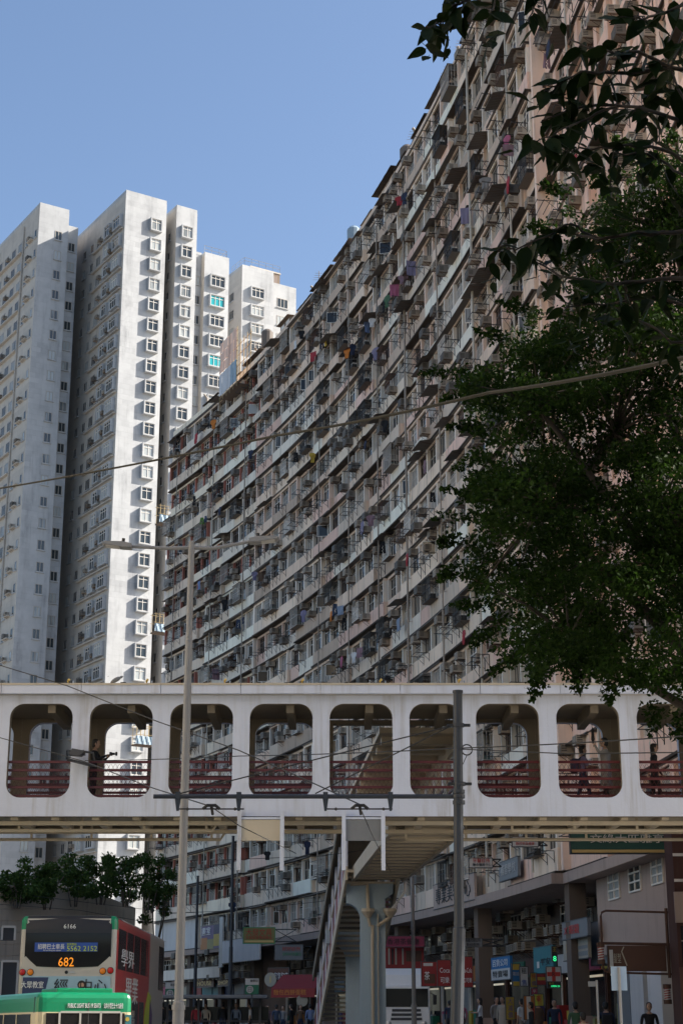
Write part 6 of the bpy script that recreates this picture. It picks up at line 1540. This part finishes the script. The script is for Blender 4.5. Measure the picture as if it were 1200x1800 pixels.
LAUNDRY = [(355, 918, 'trousers', 'c_lime', 'lime green shorts'), (362, 915, 'trousers', 'c_denim', 'dark denim trousers'), (386, 900, 'shirt', 'c_navy', 'navy shirt'), (342, 880, 'trousers', 'c_black', 'black trousers'),
    (610, 622, 'shirt', 'c_orange', 'orange and dark shirt'), (620, 615, 'shirt', 'c_navy', 'round navy jacket'), (572, 603, 'shirt', 'c_yellow', 'mustard shirt'), (566, 610, 'trousers', 'c_navy', 'navy trousers'), (551, 628, 'towel', 'c_red', 'small red cloth'), (530, 590, 'shirt', 'c_black', 'black jacket'),
    (519, 608, 'towel', 'c_white', 'white cloth'), (693, 511, 'towel', 'c_pink', 'pink bundle of bedding'), (708, 495, 'shirt', 'c_mauve', 'mauve shirt'), (722, 470, 'towel', 'c_lilac', 'lilac sheet'), (674, 537, 'trousers', 'c_black', 'black trousers'), (680, 530, 'shirt', 'c_green', 'dark green shirt'),
    (645, 576, 'shirt', 'c_blue', 'blue shirt'), (654, 570, 'shirt', 'c_white', 'white vest'), (636, 585, 'towel', 'c_brown', 'brown towel'), (691, 588, 'towel', 'c_cream', 'cream round cloth'), (660, 622, 'shirt', 'c_lilac', 'violet shirt'), (652, 630, 'trousers', 'c_black', 'dark trousers'),
    (890, 252, 'shirt', 'c_pink', 'bright pink shirt'), (893, 268, 'towel', 'c_mauve', 'mauve skirt'), (852, 325, 'shirt', 'c_grey', 'pale grey dress'), (818, 378, 'towel', 'c_lilac', 'pale lilac towel'), (710, 350, 'shirt', 'c_navy', 'navy coat'), (702, 356, 'shirt', 'c_red', 'dark red shirt'), (893, 326, 'shirt', 'c_red', 'red shirt'),
    (1012, 288, 'towel', 'c_red', 'small red cloth'), (960, 110, 'trousers', 'c_mauve', 'dusty pink trousers'), (963, 90, 'towel', 'c_navy', 'navy cloth'), (582, 1085, 'shirt', 'c_orange', 'orange shirt'), (598, 1076, 'towel', 'c_slate', 'slate blue towel'), (589, 1072, 'trousers', 'c_denim', 'denim trousers'), (605, 1097, 'trousers', 'c_black', 'black leggings'),
    (419, 1098, 'trousers', 'c_denim', 'long denim trousers'), (427, 1094, 'shirt', 'c_navy', 'navy jacket'), (395, 1063, 'shirt', 'c_black', 'black coat'), (472, 1003, 'towel', 'c_grey', 'long pale grey sheet'), (447, 1014, 'shirt', 'c_lilac', 'lilac shirt'), (459, 1015, 'towel', 'c_brown', 'brown cloth'), (350, 1030, 'towel', 'c_blue', 'blue and white sheet'),
    (637, 928, 'towel', 'c_lilac', 'violet blanket'), (651, 917, 'shirt', 'c_mauve', 'plum shirt'), (672, 963, 'trousers', 'c_black', 'black trousers'), (746, 822, 'trousers', 'c_mauve', 'plum trousers'), (760, 878, 'trousers', 'c_black', 'thin black trousers'), (758, 728, 'shirt', 'c_white', 'white shirt'), (642, 786, 'shirt', 'c_navy', 'dark navy shirt'), (676, 750, 'shirt', 'c_black', 'black shirt'),
    (441, 800, 'shirt', 'c_navy', 'navy shirt'), (549, 806, 'shirt', 'c_yellow', 'yellow checked shirt'), (375, 746, 'shirt', 'c_orange', 'orange shirt'), (369, 748, 'trousers', 'c_black', 'black trousers'), (345, 770, 'towel', 'c_red', 'small red cloth'), (612, 1163, 'towel', 'c_cream', 'cream towel'), (600, 1165, 'shirt', 'c_pink', 'bright pink top'), (622, 1158, 'shirt', 'c_white', 'white shirt'), (632, 1150, 'towel', 'c_mauve', 'pale rose towel'),
    (380, 1185, 'towel', 'c_mauve', 'rose blanket'), (355, 1190, 'towel', 'c_cream', 'peach blanket'), (533, 1083, 'shirt', 'c_lilac', 'violet shirt'), (540, 1490, 'shirt', 'c_navy', 'black jacket'), (470, 1507, 'shirt', 'c_black', 'black shirt'), (409, 1596, 'shirt', 'c_navy', 'navy hooded top'), (815, 1122, 'shirt', 'c_red', 'reddish floral shirt'), (716, 985, 'shirt', 'c_red', 'crimson top'), (520, 805, 'trousers', 'c_black', 'black trousers'), (700, 1100, 'towel', 'c_slate', 'slate towel')]
def where(px, py):
    if py > 1240: return 'below the footbridge'
    h = 'near the roof of' if py < 260 + (900 - px) * 1.0 and px < 900 else 'high on' if py < 700 else 'halfway up' if py < 960 else 'low on'
    b = 'the red-piered end block' if px < 450 else 'the pink nearest block' if px > 930 else 'the long beige block'
    return h + ' ' + b
seen = {}
for i, (px, py, kind, mat, desc) in enumerate(LAUNDRY):
    s, z = facade_hit(px, py, .95); p = FP(s, .95, z)
    sc = 1.0 if kind != 'towel' else 1.1
    mb = cloth_mesh(kind, .60 * sc * random.Random(i + 50).uniform(.8, 1.15), .78 * sc * random.Random(i + 90).uniform(.75, 1.2), mat, i); M = FM(s, .95, z + .45) @ Matrix.Rotation(random.Random(i).choice((0, .5, math.pi / 2, 1.1)), 4, 'Z')
    lab = desc + ' hung out to dry ' + where(px, py)
    if lab in seen: lab += ', farther ' + ('left' if px < seen[lab] else 'right')
    seen[lab] = px
    nm = 'trousers' if kind == 'trousers' else 'shirt' if kind == 'shirt' else 'cloth'
    o = mb.build(nm, None, M, smooth=True, fix=False); tag(o, lab, 'laundry', 'laundry on the curved front')

# scaffold with boarding on the roof of the end block
s, z = facade_hit(418, 665, .6); t = thing('bamboo_scaffold', 'boarded bamboo scaffold with pale blue sheeting high on the end block', 'scaffold', FP(s, .0, z - 1.5)); t.rotation_euler = (0, 0, math.pi / 2 - PHI(s))
mb = MB()
for x in np.linspace(-2.2, 2.2, 6):
    for y in (.2, 1.5): mb.tube([(x, y, -.2), (x + .03, y, 5.6)], .035, 'bamboo', 5)
for zz_ in np.linspace(.2, 5.2, 6):
    for y in (.2, 1.5): mb.tube([(-2.4, y, zz_), (2.4, y, zz_)], .03, 'bamboo', 5)
mb.build('poles', t)
mb = MB(); mb.bx(-2.2, 2.2, .2, 1.5, .1, .16, 'old_wood'); mb.build('deck', t)
for i in range(6): mb = MB(); mb.bx(-2.2 + i * .73, -1.5 + i * .73, 1.54 + .02 * (i % 2), 1.57 + .02 * (i % 2), .3, 2.4, 'tarp_blue' if i in (0, 1) else 'tarp_white'); mb.build('sheet', t)
for i in range(6):
    for j in range(3): mb = MB(); mb.bx(-2.2 + i * .73, -1.49 + i * .73, 1.55 + .015 * ((i + j) % 3), 1.57 + .015 * ((i + j) % 3), 2.5 + j, 3.45 + j, 'near_parapet'); mb.build('boarding', t)

# ------------------------------------------------------------------ the dark leafy tree on the right
g = np.random.default_rng(31)
poly = [(985, 325), (1060, 330), (1110, 265), (1200, 245), (1500, 250), (1620, 700), (1500, 1200), (1200, 1268), (1140, 1238), (1090, 1205), (1000, 1188), (945, 1200), (900, 1160), (855, 1130), (845, 1060), (790, 1000), (780, 940), (835, 905), (800, 860), (840, 790), (790, 740), (815, 700), (758, 668), (840, 630), (880, 590), (915, 545), (985, 520), (940, 440), (970, 380)]
def inside(x, y):
    c = False; n = len(poly)
    for i in range(n):
        (x0, y0), (x1, y1) = poly[i], poly[(i + 1) % n]
        if (y0 > y) != (y1 > y) and x < (x1 - x0) * (y - y0) / (y1 - y0) + x0: c = not c
    return c
TX, TY = 9.4, 30.5
t = thing('leafy_tree', 'large dark leafy tree on the right hanging in front of the footbridge', 'tree', (TX, TY, .14))
base_ = np.array(t.location); centres_ = []; P = []
while len(centres_) < 680:
    px, py = g.uniform(740, 1560), g.uniform(250, 1290)
    if not inside(px, py): continue
    D = g.uniform(27.5, 34)
    if py < 520: D = g.uniform(29, 33)
    c = np.array(W(px, py, D)); centres_.append((c, px, py))
    dens = .42 if (py < 560 and px < 1160) else 1.0
    r = g.uniform(.3, .75); rp = r * 82
    if px < 1250 and not all(inside(px + dx * rp, py + dy * rp * .7) for dx, dy in ((-1, 0), (1, 0), (0, -1), (0, 1))):
        r = g.uniform(.2, .3); rp = r * 82
        if not all(inside(px + dx * rp, py + dy * rp * .7) for dx, dy in ((-1, 0), (0, -1), (0, 1))): centres_.pop(); continue
    P.append(blob_points(g, c, (r, r, r * .72), int(330 * dens * (r / .6) ** 2) + 25, .15))
for (x0, y0, dx, dy) in ((985, 340, -34, -18), (960, 400, -40, 8), (920, 545, -45, -12), (880, 590, -38, -8), (810, 655, -70, -2), (830, 690, -55, 18), (830, 745, -45, 4), (850, 800, -50, 22), (830, 870, -52, -6), (850, 905, -90, 2), (800, 945, -30, 14), (800, 1000, -26, 16), (840, 1060, -46, 6), (860, 1110, -30, 26), (900, 1160, -40, 22), (950, 1190, -14, 38), (1010, 1185, 4, 30), (1075, 1200, -6, 40), (1150, 1240, -4, 56), (1190, 1262, 6, 46), (1110, 265, -30, -22), (1060, 325, -24, -26), (1180, 250, -10, -30)):
    D = g.uniform(28, 31); n_ = 6                            # leafy branch tips that break the outline
    for k in range(n_):
        f = k / (n_ - 1); q = W(x0 + dx * f + g.uniform(-5, 5), y0 + dy * f + g.uniform(-5, 5), D); rr_ = .30 * (1 - .72 * f)
        P.append(blob_points(g, np.array(q), (rr_, rr_, rr_ * .7), int(48 * (1 - .7 * f)), .0))
leaf_cloud('foliage', np.concatenate(P) - base_, .105, 'leaf_ficus', t, seed=77, kind='stuff')
mb = MB(); mb.tube([(0, 0, 0), (.05, .1, 2.5), (-.1, 0, 5), (-.3, .1, 7.5)], [.42, .33, .28, .22], 'trunk', 12)
mb.build('trunk', t, smooth=True)
hubs = [Vector(W(px, py, 30.5)) - t.location for px, py in ((1150, 900), (1050, 1000), (1080, 760), (1100, 560), (1180, 420), (960, 900), (950, 720), (1250, 650), (1000, 1120))]
for hb in hubs:
    a = Vector((-.2, .05, 6.2 if hb.z > 6 else 5)); mid = a.lerp(hb, .5) + Vector((0, .3, -.3))
    mb = MB(); mb.tube([a, mid, hb], [.16, .10, .05], 'twig_dark', 8); mb.build('limb', t, smooth=True)
mb = MB()
for c, px, py in centres_:
    if py > 1040: continue
    c = Vector(c) - t.location; hb = min(hubs, key=lambda q: (q - c).length)
    mb.tube([hb, hb.lerp(c, .5) + Vector((0, 0, .12)), c], [.035, .022, .01], 'twig_dark', 5, cap=False)
o = mb.build('twigs', t, fix=False); o['kind'] = 'stuff'

# ------------------------------------------------------------------ near branches with big leaves, close to the camera
def mk_leaf(seed):
    rr = random.Random(seed); n = 9; vs = []; fs = []
    bend = rr.uniform(-.25, .3); fold = rr.uniform(.12, .35); wv_ = rr.uniform(.21, .27)
    for i in range(n + 1):
        u = i / n; w = wv_ * math.sin(math.pi * u ** .72) ** .85 * (1 - .35 * u * u) + .004; w = w if i < n else .002
        z = -bend * u * u * .6; y = u
        vs += [(-w, y, z + w * fold + .012 * math.sin(i * 2.1)), (0, y, z), (w, y, z + w * fold + .012 * math.cos(i * 1.7))]
    for i in range(n):
        a = i * 3; fs += [(a, a + 1, a + 4, a + 3), (a + 1, a + 2, a + 5, a + 4)]
    mb = MB(); mb.add(vs, fs, 'leaf_near'); mb.tube([(0, -.16, .03), (0, 0, 0)], .012, 'twig_dark', 4, cap=False)
    return mb.mesh('leaf', smooth=True, fix=False)
LEAVES = [mk_leaf(i) for i in range(6)]
t = thing('overhanging_tree', 'near branches with large dark pointed leaves in the upper right corner', 'tree', (3.4, 9.5, 0))
inv = Matrix.Translation(-t.location)
twigs = [([(905, -40), (830, -5), (800, 8), (772, 40), (748, 47)], 8.8, 26, .018), ([(880, -30), (870, 10), (860, 25)], 8.6, 7, .012), ([(960, -40), (935, 5), (930, 40)], 8.6, 8, .012), ([(1240, -30), (1180, 20), (1130, 35), (1090, 30)], 9, 14, .018),
         ([(1260, 120), (1180, 118), (1120, 95), (1070, 92), (1000, 70)], 8.7, 20, .02), ([(1180, 118), (1100, 130), (1030, 125), (985, 145), (955, 160)], 8.6, 22, .015), ([(1250, 240), (1160, 200), (1080, 185), (1010, 190), (950, 215)], 8.8, 26, .018),
         ([(1080, 185), (1020, 215), (975, 235), (940, 250)], 8.6, 18, .012), ([(1250, 300), (1160, 262), (1090, 255), (1020, 262), (985, 270)], 8.9, 20, .016), ([(1250, 260), (1190, 150), (1170, 90)], 8.7, 12, .016),
         ([(1260, 330), (1200, 310), (1150, 275), (1080, 270), (1070, 320), (1078, 350)], 8.8, 14, .014), ([(1260, 400), (1200, 408), (1120, 412), (1050, 418), (985, 408), (905, 440)], 9.1, 20, .02), ([(1050, 418), (1000, 395), (955, 410), (940, 440)], 9, 14, .012),
         ([(905, 440), (885, 430), (868, 445)], 9.0, 8, .01), ([(1260, 475), (1180, 490), (1080, 500), (1000, 490), (940, 460)], 9.2, 20, .02), ([(1260, 560), (1150, 520), (1060, 535), (990, 540)], 9.4, 16, .016), ([(1260, 610), (1180, 600), (1120, 560), (1080, 560)], 9.6, 14, .016), ([(1240, 60), (1200, 70), (1150, 160), (1110, 200)], 8.9, 12, .014)]
rr = random.Random(9); nl = 0; MASS = []
for pts, D, n, r in twigs:
    Q = [W(px, py, D + rr.uniform(-.25, .25)) for px, py in pts]
    mb = MB(); m_ = []
    for a, b in zip(Q[:-1], Q[1:]):
        for i in range(4): f = i / 4; q = a.lerp(b, f) + Vector((rr.uniform(-1, 1), rr.uniform(-1, 1), rr.uniform(-1, 1))) * .012; m_.append(q)
    m_.append(Q[-1]); mb.tube([q - t.location for q in m_], [lerp(r, r * .3, i / (len(m_) - 1)) * .8 for i in range(len(m_))], 'twig_dark', 6); mb.build('branch', t, smooth=True)
    for i in range(n):
        f = .25 + .75 * (i + rr.random()) / n; x = f * (len(m_) - 1); j = min(int(x), len(m_) - 2); q = m_[j].lerp(m_[j + 1], x - j)
        d = (m_[j + 1] - m_[j]).normalized()
        v = (d * .55 + Vector((rr.uniform(-1, 1), rr.uniform(-.8, .8), rr.uniform(-1.3, .2)))).normalized()
        up = Vector((rr.uniform(-.6, .6), rr.uniform(-1.0, .2), rr.uniform(.2, 1))); xax = v.cross(up).normalized(); zax = xax.cross(v)
        s = rr.uniform(.11, .20); M = Matrix((xax * s, v * s, zax * s)).transposed().to_4x4(); M.translation = q + v * .02
        place('leaf', rr.choice(LEAVES), t, inv @ M); nl += 1
    for i in range(int(n * .7)):                              # smaller and half-hidden leaves behind
        x = rr.uniform(.1, 1) * (len(m_) - 1); j = min(int(x), len(m_) - 2); q = m_[j].lerp(m_[j + 1], x - j) + Vector((rr.gauss(0, .07), rr.uniform(.0, .35), rr.gauss(-.03, .07)))
        v = Vector((rr.uniform(-1, 1), rr.uniform(-.8, .8), rr.uniform(-1.3, .3))).normalized(); up = Vector((rr.uniform(-.6, .6), rr.uniform(-1, .2), rr.uniform(.2, 1))); xax = v.cross(up).normalized(); zax = xax.cross(v)
        s = rr.uniform(.09, .19); M = Matrix((xax * s, v * s, zax * s)).transposed().to_4x4(); M.translation = q; MASS.append((rr.choice(LEAVES), inv @ M))
joined('leaf_mass', MASS, t)
mb = MB(); mb.tube([(0, 0, 0), (.1, .0, 2), (0, .1, 3.6), (-.2, -.1, 5.2)], [.2, .16, .12, .06], 'trunk', 10); mb.build('trunk', t, smooth=True)
bpy.data.scenes.remove(TMP)
